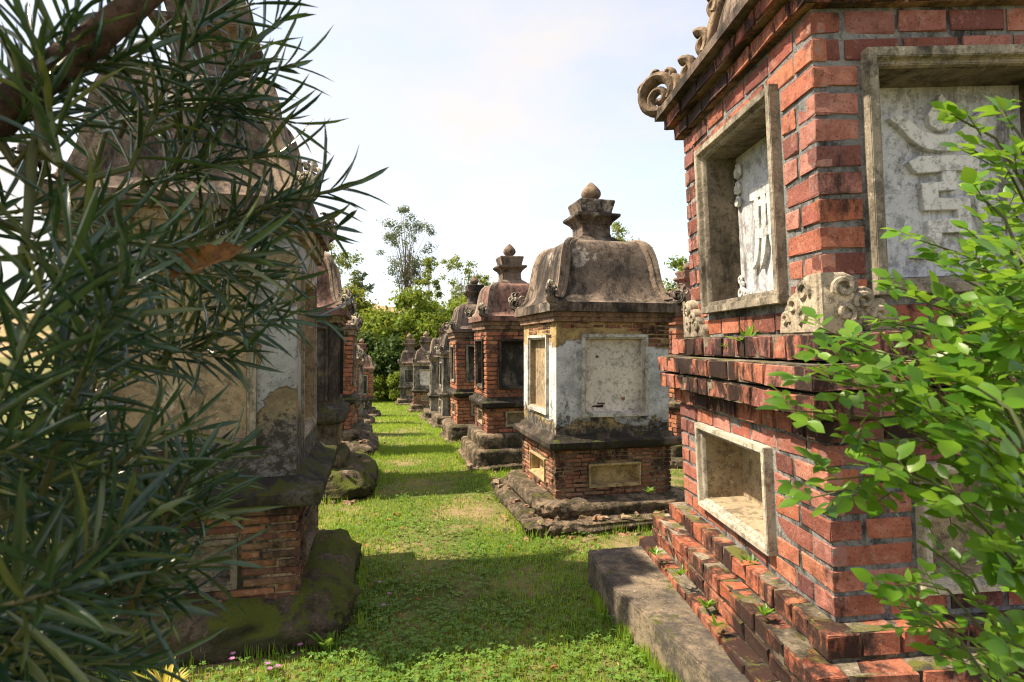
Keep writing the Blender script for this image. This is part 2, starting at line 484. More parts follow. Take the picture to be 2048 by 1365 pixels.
M['bark_far'] = stone('bark_far', (0.20, 0.15, 0.11), (0.12, 0.09, 0.07), amt=(0.6, 0.8), bscale=20)
M['twig'] = leaf_mat('twig', [(0.09, 0.12, 0.03), (0.10, 0.075, 0.03)], 0.6, 0.0)
M['dead_leaf'] = leaf_mat('dead_leaf', [(0.30, 0.13, 0.035), (0.36, 0.19, 0.07), (0.22, 0.10, 0.035)], 0.6, 0.25, (0.45, 0.2, 0.05), 0.3)
t = NT('brown_leaf')
bl_ = t.mix(t.ramp(t.noise(70, 6, 0.7), 0.42, 0.62), (0.24, 0.105, 0.018), (0.11, 0.045, 0.012))
bl_ = t.mix(t.ramp(t.noise(150, 4, 0.6), 0.60, 0.68, 0, 0.8), bl_, (0.03, 0.016, 0.008))
t.bump(t.noise(120, 5, 0.7), 0.8, 0.004)
M['brown_leaf'] = t.done(bl_, 0.6, 0.3)
M['yellow_leaf'] = leaf_mat('yellow_leaf', [(0.55, 0.42, 0.05), (0.60, 0.50, 0.12), (0.42, 0.30, 0.03)], 0.5, 0.35, (0.6, 0.5, 0.06), 0.3)
M['pink'] = leaf_mat('pink_petal', [(0.62, 0.22, 0.48), (0.70, 0.34, 0.58)], 0.6, 0.35, (0.7, 0.3, 0.55), 0.2)
M['paper'] = leaf_mat('white_paper', [(0.75, 0.74, 0.72), (0.66, 0.65, 0.63)], 0.6, 0.2, (0.7, 0.7, 0.68), 0.3)
t = NT('hill')
hc = t.mix(t.ramp(t.noise(0.12, 7, 0.65), 0.42, 0.6), (0.33, 0.235, 0.13), (0.16, 0.15, 0.06))
M['hill'] = t.done(hc, 0.95, 0.1)


# ------------------------------------------------------------------ ground
def zg(y):
    if y < 7.4: return 0.0
    if y < 9.0: return -0.08 * (y - 7.4) ** 2 / 3.2
    if y < 20: return -0.064 - 0.08 * (y - 9.0)
    if y < 30: return -0.944 - 0.036 * (y - 20)
    return -1.304


def zg_np(y):
    return np.vectorize(zg)(y)


mb = MB()
ys = sorted(set([-40, -20, -10, -5, 0, 5, 7.0, 7.4, 7.8, 8.2, 8.6, 9.0, 12, 16, 20, 22, 25, 30, 40, 60, 100, 200, 400]))
xs = [-400, -200, -100, -50, -25, -12, -6, -3, 0, 3, 6, 12, 25, 50, 100, 200, 400]
vs = [(x, y, zg(y)) for y in ys for x in xs]
nx = len(xs)
fs = [(j * nx + i, j * nx + i + 1, (j + 1) * nx + i + 1, (j + 1) * nx + i) for j in range(len(ys) - 1) for i in range(nx - 1)]
mb.add(vs, fs)
tag(mb.build('ground', M['ground'], smooth=0.9), kind='structure')

mb = MB()
prof = []
hx = np.linspace(-190, 190, 96)
rings = []
for k, (dy, f) in enumerate([(0, 0), (12, 0.45), (26, 0.78), (40, 0.95), (58, 1.0), (90, 0.8)]):
    ring = []
    for x in hx:
        top = 12.4 + 4.0 * math.exp(-((x + 62) / 30) ** 2) - 5.5 * (1 / (1 + math.exp(-(x + 18) / 7))) + 0.9 * mnoise.noise(Vector((x * 0.06, 3, 0)))
        ring.append((x, 130 + dy + 2 * mnoise.noise(Vector((x * 0.05, k, 2))), -2.5 + (top + 2.5) * f + (0.7 * mnoise.noise(Vector((x * 0.13, k * 2, 5))) if f else 0)))
    rings.append(ring)
mb.loft(rings, close=False, cap0=False, cap1=False)
tag(mb.build('hill', M['hill'], smooth=1.2), kind='structure')


# ------------------------------------------------------------------ bricks
def brick_meshes(l, d, h, mat, n=8, bev=0.0036, jit=0.0032):
    out = []
    for i in range(n):
        bm = bmesh.new()
        bmesh.ops.create_cube(bm, size=1.0)
        for v in bm.verts:
            v.co = Vector((v.co.x * l, v.co.y * d, v.co.z * h))
        bmesh.ops.bevel(bm, geom=list(bm.edges), offset=bev, segments=1, affect='EDGES')
        for v in bm.verts:
            v.co += Vector((random.uniform(-jit, jit), random.uniform(-jit, jit), random.uniform(-jit, jit)))
        if i % 2:
            cx_, cz_ = random.choice((-1, 1)), random.choice((-1, 1))
            for v in bm.verts:
                if v.co.x * cx_ > l * 0.42 and v.co.z * cz_ > h * 0.32: v.co -= Vector((cx_ * l * 0.018, -d * 0.08 if v.co.y < 0 else 0, cz_ * h * 0.05))
        me = bpy.data.meshes.new('brick')
        bm.to_mesh(me)
        bm.free()
        me.materials.append(mat)
        out.append(me)
    return out


ROTF = {'front': 0.0, 'left': -math.pi / 2, 'right': math.pi / 2, 'back': math.pi}


def subtract(ivs, a, b):
    out = []
    for x0, x1 in ivs:
        if b <= x0 or a >= x1: out.append((x0, x1)); continue
        if a - x0 > 0.03: out.append((x0, a))
        if x1 - b > 0.03: out.append((b, x1))
    return out


def lay(specs, part, a, b, faces, z0, rows, pitch, bl, bh, gap, depth, proj, holes=(), hdr=None, jl=0.12, wob=0.0, pjit=0.003):
    """brick specs on the faces of a block a x b; holes: {face: (s0, s1, z0, z1)}"""
    hdr = hdr or bl * 0.48
    for r in range(rows):
        zc = z0 + (r + 0.5) * pitch
        for face in faces:
            hw = half(face, a, b)
            mp = fmap(face, a, b)
            # the near corner is shared: front begins at -hw, left ends at +hw
            stretch_first = (r % 2 == 0) if face in ('front', 'back') else (r % 2 == 1)
            ivs = [(-hw - proj, hw + proj)]
            if face in holes:
                h = holes[face]
                if zc + bh / 2 > h[2] + bh * 0.35 and zc - bh / 2 < h[3] - bh * 0.35:
                    ivs = subtract(ivs, h[0] - gap, h[1] + gap)
            pos = -hw - proj
            cells = []
            first = True
            while pos < hw + proj - 0.02:
                L = bl * (1 + random.uniform(-jl, jl))
                if first and not stretch_first: L = hdr
                elif random.random() < 0.16: L = hdr * (1 + random.uniform(-jl, jl))
                first = False
                if hw + proj - (pos + L) < hdr * 0.5: L = hw + proj - pos
                cells.append((pos, pos + L))
                pos += L + gap
            if face in ('left', 'back'):     # mirror so that the shared corners start the bond
                cells = [(-q, -p) for p, q in cells]
            cells.sort()
            for i0, i1 in ivs:
                run = []
                for c0, c1 in cells:
                    s0, s1 = max(c0, i0), min(c1, i1)
                    if s1 - s0 > 0.012: run.append([s0, s1])
                # a sliver joins its neighbour
                if len(run) > 1 and run[-1][1] - run[-1][0] < hdr * 0.55:
                    run[-2][1] = run[-1][1]; run.pop()
                if len(run) > 1 and run[0][1] - run[0][0] < hdr * 0.55:
                    run[1][0] = run[0][0]; run.pop(0)
                for s0, s1 in run:
                    w = random.uniform(-wob, wob)
                    pj = proj + random.uniform(-pjit, pjit)
                    specs.append((part, face, Vector(mp((s0 + s1) / 2, zc + w, pj - depth / 2)), s1 - s0, depth, bh * random.uniform(0.95, 1.03)))


def place_bricks(specs, root, meshes, canon, jmat, single=300, camloc=(0, 0, CAM_H)):
    """the ones that show largest become objects of their own, the rest one joined part"""
    rm = root.matrix_basis if root.parent is None else root.matrix_world
    cv = Vector(camloc)
    def key(s):
        wp = rm @ s[2]
        n = {'front': Vector((0, -1, 0)), 'left': Vector((-1, 0, 0)), 'right': Vector((1, 0, 0)), 'back': Vector((0, 1, 0))}[s[1]]
        wn_ = rm.to_3x3() @ n
        v = cv - wp
        c = wn_.dot(v) / v.length
        d = wp.y
        px = 1024 + wp.x / max(d, 0.1) * F_PX
        inside = -60 < px < 2110 and 690 - (wp.z - CAM_H) / max(d, 0.1) * F_PX < 1400
        return -(c * s[3] * s[5] / v.length_squared) if (c > 0 and inside and d > 0.2) else 1.0
    ks = [(key(s), i) for i, s in enumerate(specs)]
    ks.sort()
    pick = set(i for k, i in ks[:single] if k < 0)
    rest = {}
    for i, (part, face, c, L, D, H) in enumerate(specs):
        if i in pick:
            o = bpy.data.objects.new('brick', random.choice(meshes))
            o.parent = part
            o.location = c
            o.rotation_euler = (random.uniform(-0.006, 0.006), random.uniform(-0.012, 0.012), ROTF[face] + random.uniform(-0.008, 0.008))
            o.scale = (L / canon[0], D / canon[1], H / canon[2])
            COL.objects.link(o)
        else:
            rest.setdefault(part.name, (part, []))[1].append((face, c, L, D, H))
    for part, lst in rest.values():
        mb = MB()
        for face, c, L, D, H in lst:
            if face in ('front', 'back'): dx, dy = L / 2, D / 2
            else: dx, dy = D / 2, L / 2
            mb.box(c.x - dx, c.x + dx, c.y - dy, c.y + dy, c.z - H / 2, c.z + H / 2)
        mb.build('brickwork', jmat, part, smooth=0, kind='stuff', fix=False)


# ------------------------------------------------------------------ shared tomb pieces
def ring_wall(mb, face, a, b, z0, z1, hole, depth, back=True):
    """one face of a block with a recess"""
    mp = fmap(face, a, b)
    hw = half(face, a, b)
    if hole is None:
        mb.quad(mp(-hw, z0, 0), mp(hw, z0, 0), mp(hw, z1, 0), mp(-hw, z1, 0))
        return
    s0, s1, h0, h1 = hole
    mb.quad(mp(-hw, z0, 0), mp(hw, z0, 0), mp(hw, h0, 0), mp(-hw, h0, 0))
    mb.quad(mp(-hw, h1, 0), mp(hw, h1, 0), mp(hw, z1, 0), mp(-hw, z1, 0))
    mb.quad(mp(-hw, h0, 0), mp(s0, h0, 0), mp(s0, h1, 0), mp(-hw, h1, 0))
    mb.quad(mp(s1, h0, 0), mp(hw, h0, 0), mp(hw, h1, 0), mp(s1, h1, 0))


def recess_liner(mb, face, a, b, hole, depth, eps=0.002, n0=0.0):
    """four reveals of the recess, a shallow tray open to the front"""
    mp = fmap(face, a, b)
    s0, s1, h0, h1 = hole
    s0 += eps; s1 -= eps; h0 += eps; h1 -= eps
    d = -depth
    mb.quad(mp(s0, h0, n0), mp(s0, h0, d), mp(s0, h1, d), mp(s0, h1, n0))
    mb.quad(mp(s1, h0, d), mp(s1, h0, n0), mp(s1, h1, n0), mp(s1, h1, d))
    mb.quad(mp(s0, h0, n0), mp(s1, h0, n0), mp(s1, h0, d), mp(s0, h0, d))
    mb.quad(mp(s0, h1, d), mp(s1, h1, d), mp(s1, h1, n0), mp(s0, h1, n0))


def recess_back(mb, face, a, b, hole, depth):
    mp = fmap(face, a, b)
    s0, s1, h0, h1 = hole
    mb.quad(mp(s0, h0, -depth), mp(s1, h0, -depth), mp(s1, h1, -depth), mp(s0, h1, -depth))


def frame_ring(mb, face, a, b, hole, w, proud, n_in=-0.01):
    """mitred moulding round a recess: outer band, inner step"""
    mp = fmap(face, a, b)
    s0, s1, h0, h1 = hole
    prof = [(w, n_in), (w, proud), (w * 0.42, proud), (w * 0.34, proud * 0.45), (w * 0.08, proud * 0.45), (0.0, proud * 0.1), (0.0, n_in - 0.01)]
    rings = []
    for o, n in prof:
        rings.append([mp(s0 - o, h0 - o, n), mp(s1 + o, h0 - o, n), mp(s1 + o, h1 + o, n), mp(s0 - o, h1 + o, n)])
    mb.loft(rings, close=True, cap0=False, cap1=False)


def rough_block(a, b, z0, z1, corner=0.12, bulge=0.03, amp=0.025, seed=0.0, nu=144, top_round=0.5, scale=4.5):
    """a worn stone course: rounded plan, bulging sides, lumpy skin"""
    mb = MB()
    rings = []
    h = z1 - z0
    key = [(-0.02, z0 - 0.05), (0.0, z0), (bulge * 0.8, z0 + h * 0.25), (bulge, z0 + h * 0.5), (bulge * 0.6, z0 + h * (1 - top_round * 0.45)), (-h * top_round * 0.25, z0 + h * (1 - top_round * 0.12)), (-h * top_round * 0.8, z1), (-h * top_round * 0.8 - 0.08, z1), (-h * top_round * 0.8 - 0.16, z1 + 0.002), (-min(a, b) * 0.6, z1 + 0.003)]
    rows = []
    for (o0, q0), (o1, q1) in zip(key[:-1], key[1:]):
        rows += [(o0 + (o1 - o0) * i / 3, q0 + (q1 - q0) * i / 3) for i in range(3)]
    rows.append(key[-1])
    for off, z in rows:
        ring = []
        A, B = a + off, b + off
        for j in range(nu):
            t = 2 * math.pi * (j + 0.5) / nu
            e = 0.16 + corner
            c, s = math.cos(t), math.sin(t)
            x = A * math.copysign(abs(c) ** e, c)
            y = B * math.copysign(abs(s) ** e, s)
            p = Vector((x + seed, y + seed * 0.7, z))
            k = amp * (fbm(p, scale, 3) + 0.45 * fbm(p, 26.0, 2) - 0.5 * max(0.0, fbm(p + Vector((3, 8, 1)), 11.0, 2)))
            L = math.hypot(x, y) or 1
            ring.append((x + x / L * k, y + y / L * k, z + amp * (0.5 * fbm(p + Vector((9, 4, 2)), scale, 2) + 0.3 * fbm(p, 22.0, 2))))
        rings.append(ring)
    mb.loft(rings)
    return mb


def ogee(we, ze, wt, zt, n=18):
    """bell-shaped roof slope from eave to crown: (half-width, z)"""
    pts = []
    ctrl = [(1.0, 0.0), (0.89, 0.03), (0.745, 0.135), (0.645, 0.33), (0.59, 0.56), (0.535, 0.75), (0.45, 0.90), (0.33, 0.975), (0.2, 1.0)]
    cr = [c[0] for c in ctrl]
    cz = [c[1] for c in ctrl]
    # Catmull-Rom through the controls
    for i in range(len(ctrl) - 1):
        p0, p1, p2, p3 = ctrl[max(i - 1, 0)], ctrl[i], ctrl[i + 1], ctrl[min(i + 2, len(ctrl) - 1)]
        for k in range(3):
            u = k / 3
            f = lambda q: 0.5 * (2 * p1[q] + (p2[q] - p0[q]) * u + (2 * p0[q] - 5 * p1[q] + 4 * p2[q] - p3[q]) * u * u + (3 * p1[q] - p0[q] - 3 * p2[q] + p3[q]) * u ** 3)
            pts.append((f(0), f(1)))
    pts.append(ctrl[-1])
    k0 = ctrl[-1][0]
    out = []
    for r, z in pts:
        rr = wt + (we - wt) * (r - k0) / (1 - k0)
        out.append((rr, ze + (zt - ze) * z))
    return out


def spiral(cx, cz, r0, r1, a0, a1, n=22):
    return [(cx + (r0 + (r1 - r0) * i / n) * math.cos(a0 + (a1 - a0) * i / n), cz + (r0 + (r1 - r0) * i / n) * math.sin(a0 + (a1 - a0) * i / n)) for i in range(n + 1)]


def corner_scroll(mb, x, y, z, sx, sy, s):
    """curled cloud ornament in the upright plane of a roof hip; s = size in metres"""
    d = Vector((sx, sy, 0)).normalized()
    side = Vector((-d.y, d.x, 0))
    o = Vector((x, y, z))
    P = lambda r, h, q=0.0: o + d * (r * s) + Vector((0, 0, h * s)) + side * (q * s)
    # C-shaped body that ends in a tight inner curl
    path = [(-1.15, 0.42), (-0.85, 0.16), (-0.5, 0.05)] + spiral(0.0, 0.42, 0.46, 0.12, R(-120), R(330), 26)
    rad = [0.05, 0.09, 0.13] + [0.15 - 0.07 * i / 26 for i in range(27)]
    mb.tube([P(r, h) for r, h in path], [q * s for q in rad], 8, 1.5, side)
    mb.tube([P(r, h) for r, h in spiral(-0.62, 0.46, 0.24, 0.07, R(-60), R(-420), 14)], [s * (0.09 - 0.04 * i / 14) for i in range(15)], 7, 1.3, side)
    for (r0, h0, ang, L, w) in ((0.30, 0.78, 70, 0.42, 0.11), (0.02, 0.90, 100, 0.36, 0.10), (0.46, 0.52, 35, 0.34, 0.10), (-0.30, 0.72, 120, 0.34, 0.09)):
        pts = []
        for i in range(7):
            u = i / 6
            aa = R(ang + 55 * u * u)
            pts.append(P(r0 + L * u * math.cos(aa), h0 + L * u * math.sin(aa)))
        mb.tube(pts, [s * w * (1.05 - 0.7 * (i / 6) ** 1.3) for i in range(7)], 6, 1.4, side)
    for q in (-1, 1):
        mb.tube([P(r, h, 0.17 * q) for r, h in spiral(-0.02, 0.40, 0.33, 0.10, R(-100), R(240), 14)], [s * 0.05] * 15, 6)


def roof_parts(root, we, ze0, ze1, wt, zt, mat, smat, asp=1.0, sc=0.12, name='roof'):
    mb = MB()
    a, b = we, we * asp
    pr = [(we * 0.88, ze0 - 0.006), (we, ze0), (we, ze1)] + [(r - 0.012 if i else r - 0.006, z) for i, (r, z) in enumerate(ogee(we, ze1, wt, zt))]
    mb.sq(pr, 1.0, asp)
    roof = mb.build('roof', mat, root, smooth=0.6)
    hip = ogee(we, ze1, wt, zt)[4:]
    for sx in (-1, 1):
        for sy in (-1, 1):
            # one moulding in section: a raised band with a bead on each side
            mb = MB()
            rings = []
            for i, (r, z) in enumerate(hip):
                p0, p1 = hip[max(i - 1, 0)], hip[min(i + 1, len(hip) - 1)]
                tr, tz = p1[0] - p0[0], p1[1] - p0[1]
                ln = math.hypot(tr, tz) or 1
                nr, nz = tz / ln, -tr / ln            # outward normal of the slope in (r, z)
                if nr < 0: nr, nz = -nr, -nz
                ring = []
                for q, h in ((-0.07, -0.03), (-0.07, 0.002), (-0.056, 0.009), (-0.042, 0.002), (-0.032, 0.014), (0.0, 0.018), (0.032, 0.014), (0.042, 0.002), (0.056, 0.009), (0.07, 0.002), (0.07, -0.03)):
                    k = max(0.55, we / 0.6) * 0.95
                    qx = max(q, 0) * k
                    qy = max(-q, 0) * k
                    x = r + h * nr * k - qx
                    y = r + h * nr * k - qy
                    ring.append((sx * x, sy * asp * y, z + h * nz * k))
                rings.append(ring)
            mb.loft(rings)
            mb.build('hip_rib', M['rib'] if mat.name != 'roof_dark' else mat, roof, smooth=0.5)
    for sx in (-1, 1):
        for sy in (-1, 1):
            mb = MB()
            corner_scroll(mb, sx * (we - sc * 0.12), sy * (we * asp - sc * 0.12), ze1 + 0.004, sx, sy, sc)
            mb.build('corner_scroll', smat, roof, smooth=0.8)
    return roof


def finial(root, z0, s, mat, bud_mat, lotus=True):
    """stepped pedestal and lotus bud, s = height in metres of both"""
    p = [(0.36, -0.04), (0.36, 0.02), (0.33, 0.055), (0.27, 0.10), (0.235, 0.115), (0.235, 0.15), (0.225, 0.16), (0.225, 0.29), (0.25, 0.31), (0.25, 0.33), (0.33, 0.40), (0.345, 0.41), (0.345, 0.455), (0.245, 0.465), (0.245, 0.50), (0.285, 0.655), (0.275, 0.675), (0.16, 0.685)]
    mb = MB()
    mb.sq([(r * s, z0 + z * s) for r, z in p])
    f = mb.build('finial', mat, root, smooth=0.4, bevel=0.006)
    mb = MB()
    q = [(0.10, 0.67), (0.115, 0.69), (0.075, 0.71), (0.105, 0.735), (0.135, 0.775), (0.142, 0.815), (0.13, 0.86), (0.095, 0.91), (0.05, 0.96), (0.008, 1.0)]
    mb.lathe([(r * s, z0 + z * s) for r, z in q], 24, lobes=6, amp=0.10)
    mb.build('lotus_bud', bud_mat, f, smooth=0.9)
    return f


def tomb(name, label, c, th, P, group='tower tombs along the grass path'):
    """tower tomb: stone courses, lower block with niches, ledge, shaft with panels, bell roof, finial"""
    root = empty(name, (c[0], c[1], P.get('zg', zg(c[1]))), (P.get('lx', R(0.9 * math.sin(c[1] * 3.7))), P.get('ly', R(1.1 * math.sin(c[1] * 2.3 + 1))), R(th + 1.6 * math.sin(c[1] * 5.1))))
    tag(root, label, 'tomb', group)
    bpy.context.view_layer.update()
    w = P['w']
    sd = c[0] * 3.1 + c[1]
    for i, (wp, z0, z1, cr, bu, am) in enumerate(P['plinth']):
        wa, wb = wp if isinstance(wp, tuple) else (wp, wp)
        mb = rough_block(wa, wb, z0, z1, cr, bu, am, sd + i * 5, top_round=P.get('tround', 0.5))
        mb.build('plinth', P['m_plinth'], root, smooth=1.0)
    if P.get('rubble'):
        mb = MB()
        rr_ = random.Random(int(abs(sd) * 100))
        w0 = P['plinth'][0][0]
        w1 = P['plinth'][-1][0]
        w0 = w0[0] if isinstance(w0, tuple) else w0
        w1 = w1[0] if isinstance(w1, tuple) else w1
        zt_ = P['plinth'][0][2]
        for _ in range(P['rubble']):
            on = rr_.random() < 0.45
            ring = (w1 + (w0 - w1) * rr_.uniform(0.1, 0.8)) if on else w0 + rr_.uniform(0.02, 0.14)
            u_ = rr_.uniform(-1, 1) * ring
            sx, sy = rr_.choice(((u_, -ring), (-ring, u_), (u_, -ring), (ring, u_)))
            zz_ = (zt_ if on else 0.0)
            L_, B_, H_ = rr_.uniform(0.025, 0.085), rr_.uniform(0.02, 0.05), rr_.uniform(0.012, 0.032)
            m3 = Matrix.Rotation(rr_.uniform(0, 6.28), 3, 'Z') @ Matrix.Rotation(rr_.uniform(-0.35, 0.35), 3, 'X')
            vs_ = []
            for (qx, qy, qz) in ((-1, -1, 0), (1, -1, 0), (1, 1, 0), (-1, 1, 0), (-0.8, -0.8, 1), (0.8, -0.7, 1), (0.7, 0.8, 1), (-0.75, 0.7, 1)):
                vs_.append(m3 @ Vector((qx * L_ * rr_.uniform(0.6, 1) / 1.4, qy * B_ * rr_.uniform(0.6, 1) / 1.4, qz * H_ * rr_.uniform(0.7, 1.2))) + Vector((sx, sy, zz_ - 0.004)))
            mb.add(vs_, [(0, 3, 2, 1), (4, 5, 6, 7), (0, 1, 5, 4), (1, 2, 6, 5), (2, 3, 7, 6), (3, 0, 4, 7)])
        mb.build('rubble', P.get('m_rubble', M['rubble']), root, smooth=0, kind='stuff')
    z_lo, z_l0, z_l1, z_s1 = P['zlo'], P['zl0'], P['zl1'], P['zs1']
    specs = []
    # lower block
    mb = MB()
    nh = P.get('niche')
    nd = 0.07
    holes = {f: (nh[0] * w, nh[1] * w, nh[2], nh[3]) for f in FACES} if nh else {}
    for f in FACES:
        ring_wall(mb, f, w, w, z_lo - 0.06, z_l0 + 0.02, holes.get(f), nd)
    low = mb.build('lower_wall', P['m_low'], root, smooth=0)
    if nh:
        for f in FACES[:2] if P.get('far') else FACES:
            mb = MB()
            recess_liner(mb, f, w, w, holes[f], nd + 0.001)
            recess_back(mb, f, w, w, holes[f], nd)
            ni = mb.build('niche', P.get('m_niche', M['niche']), low, smooth=0)
            mb = MB()
            frame_ring(mb, f, w, w, holes[f], P.get('nfw', 0.03), P.get('nfp', 0.022))
            mb.build('niche_frame', P.get('m_nframe', P.get('m_niche', M['niche'])), low, smooth=0.4)
    fw = P.get('nfw', 0.03)
    if P.get('lowbrick'):
        pitch, bl, bh, gap = P['lowbrick']
        rows = int((z_l0 - z_lo) / pitch)
        lay(specs, low, w, w, FACES, z_lo + (z_l0 - z_lo - rows * pitch) / 2, rows, pitch, bl, bh, gap, 0.04, 0.012, {f: (h[0] - fw, h[1] + fw, h[2] - fw, h[3] + fw) for f, h in holes.items()}, jl=0.35, wob=0.004, pjit=0.008)
    # ledge
    mb = MB()
    wl_ = P['wl']
    hh = z_l1 - z_l0
    mb.sq([(w + 0.01, z_l0 - 0.01), (w + (wl_ - w) * 0.45, z_l0 + hh * 0.05), (wl_ * 0.985, z_l0 + hh * 0.18), (wl_, z_l0 + hh * 0.3), (wl_, z_l0 + hh * 0.72), (wl_ * 0.975, z_l0 + hh * 0.84), (w + (wl_ - w) * 0.45, z_l1 - 0.005), (w + 0.02, z_l1 + 0.03), (w - 0.02, z_l1 + 0.035)])
    bm_ = mb.build('ledge', P['m_ledge'], root, smooth=0.5)
    worn(bm_, P.get('lworn', 0.008), 0.045, sd)
    # shaft
    pn = P['panel']
    ph = {f: (pn[0] * w, pn[1] * w, pn[2], pn[3]) for f in FACES}
    pd = P.get('pdepth', 0.05)
    mb = MB()
    for f in FACES:
        ring_wall(mb, f, w, w, z_l1 - 0.02, z_s1 + 0.02, ph[f], pd)
    sh = mb.build('shaft', P['m_shaft'], root, smooth=0)
    for f in FACES[:2] if P.get('far') == 1 else FACES:
        mb = MB()
        recess_liner(mb, f, w, w, ph[f], pd + 0.002)
        recess_back(mb, f, w, w, ph[f], pd)
        mb.build('panel', P['m_panel_left'] if (f == 'left' and 'm_panel_left' in P) else P['m_panel'], sh, smooth=0)
        mb = MB()
        frame_ring(mb, f, w, w, ph[f], P.get('fw', 0.04), P.get('fp', 0.018) + (0.014 if P.get('shbrick') else 0))
        mb.build('panel_frame', P['m_frame'], sh, smooth=0.4)
    if P.get('shbrick'):
        pitch, bl, bh, gap = P['shbrick']
        rows = int((z_s1 - z_l1 - 0.03) / pitch)
        q = P.get('fw', 0.04)
        lay(specs, sh, w, w, FACES, z_l1 + 0.03, rows, pitch, bl, bh, gap, 0.05, 0.012, {f: (h[0] - q, h[1] + q, h[2] - q, h[3] + q) for f, h in ph.items()})
    # cornice under the eave
    we, ze0, ze1 = P['we'], P['ze0'], P['ze1']
    mb = MB()
    k = ze0 - z_s1
    mb.sq([(w + 0.012, z_s1 - 0.004), (w + 0.03, z_s1), (w + 0.03, z_s1 + k * 0.46), (w + (we - w) * 0.55, z_s1 + k * 0.5), (w + (we - w) * 0.55, ze0 - 0.004)])
    co = mb.build('cornice', P.get('m_cornice', M['mortar_old']), root, smooth=0)
    worn(co, 0.006, 0.05, sd)
    roof_parts(root, we, ze0, ze1, P['wt'], P['zt'], P['m_roof'], P.get('m_scroll', M['scroll_pale']), 1.0, P.get('sc', 0.085))
    finial(root, P['zt'] - 0.005, P['zf'] - P['zt'], P.get('m_fin', P['m_roof']), P.get('m_bud', M['scroll']))
    for (f, s0, s1, z0, z1) in P.get('bare', ()):
        mp = fmap(f, w, w)
        zz = z0
        while zz < z1:
            a_ = s0 + random.uniform(-0.03, 0.03)
            while a_ < s1 + random.uniform(-0.05, 0.03):
                L = random.uniform(0.09, 0.16)
                if random.random() < 0.85 and abs(a_ + L / 2) < w:
                    specs.append((sh, f, Vector(mp(min(a_ + L / 2, w - L / 2 + 0.004), zz, 0.006 - 0.02 + random.uniform(-0.004, 0.006))), L, 0.04, random.uniform(0.020, 0.029)))
                a_ += L + 0.012
            zz += 0.037
    for (f, sx_, z_, L, H) in P.get('chips', ()):
        specs.append((sh, f, Vector(fmap(f, w, w)(sx_, z_, -pd + 0.004 - 0.02)), L, 0.04, H))
    if specs:
        pitch, bl, bh, gap = P.get('shbrick') or P['lowbrick']
        place_bricks(specs, root, brick_meshes(bl, 0.05, bh, P['m_brick'], 4, 0.005, 0.003), (bl, 0.05, bh), P['m_brick'], P.get('single', 0))
    return root, low, sh


def worn(o, amp, cell, seed):
    """cut long faces up and roughen them so that edges read as worn"""
    me = o.data
    bm = bmesh.new()
    bm.from_mesh(me)
    for _ in range(5):
        es = [e for e in bm.edges if e.calc_length() > cell * 2]
        if not es or len(bm.verts) > 2500: break
        bmesh.ops.subdivide_edges(bm, edges=es, cuts=1, use_grid_fill=True)
    bm.normal_update()
    for v in bm.verts:
        p = v.co + Vector((seed, seed * 0.37, 0))
        v.co += v.normal * (amp * fbm(p, 7.0, 3))
    bm.to_mesh(me)
    bm.free()
    me.polygons.foreach_set('use_smooth', [True] * len(me.polygons))
    me.set_sharp_from_angle(angle=0.7)


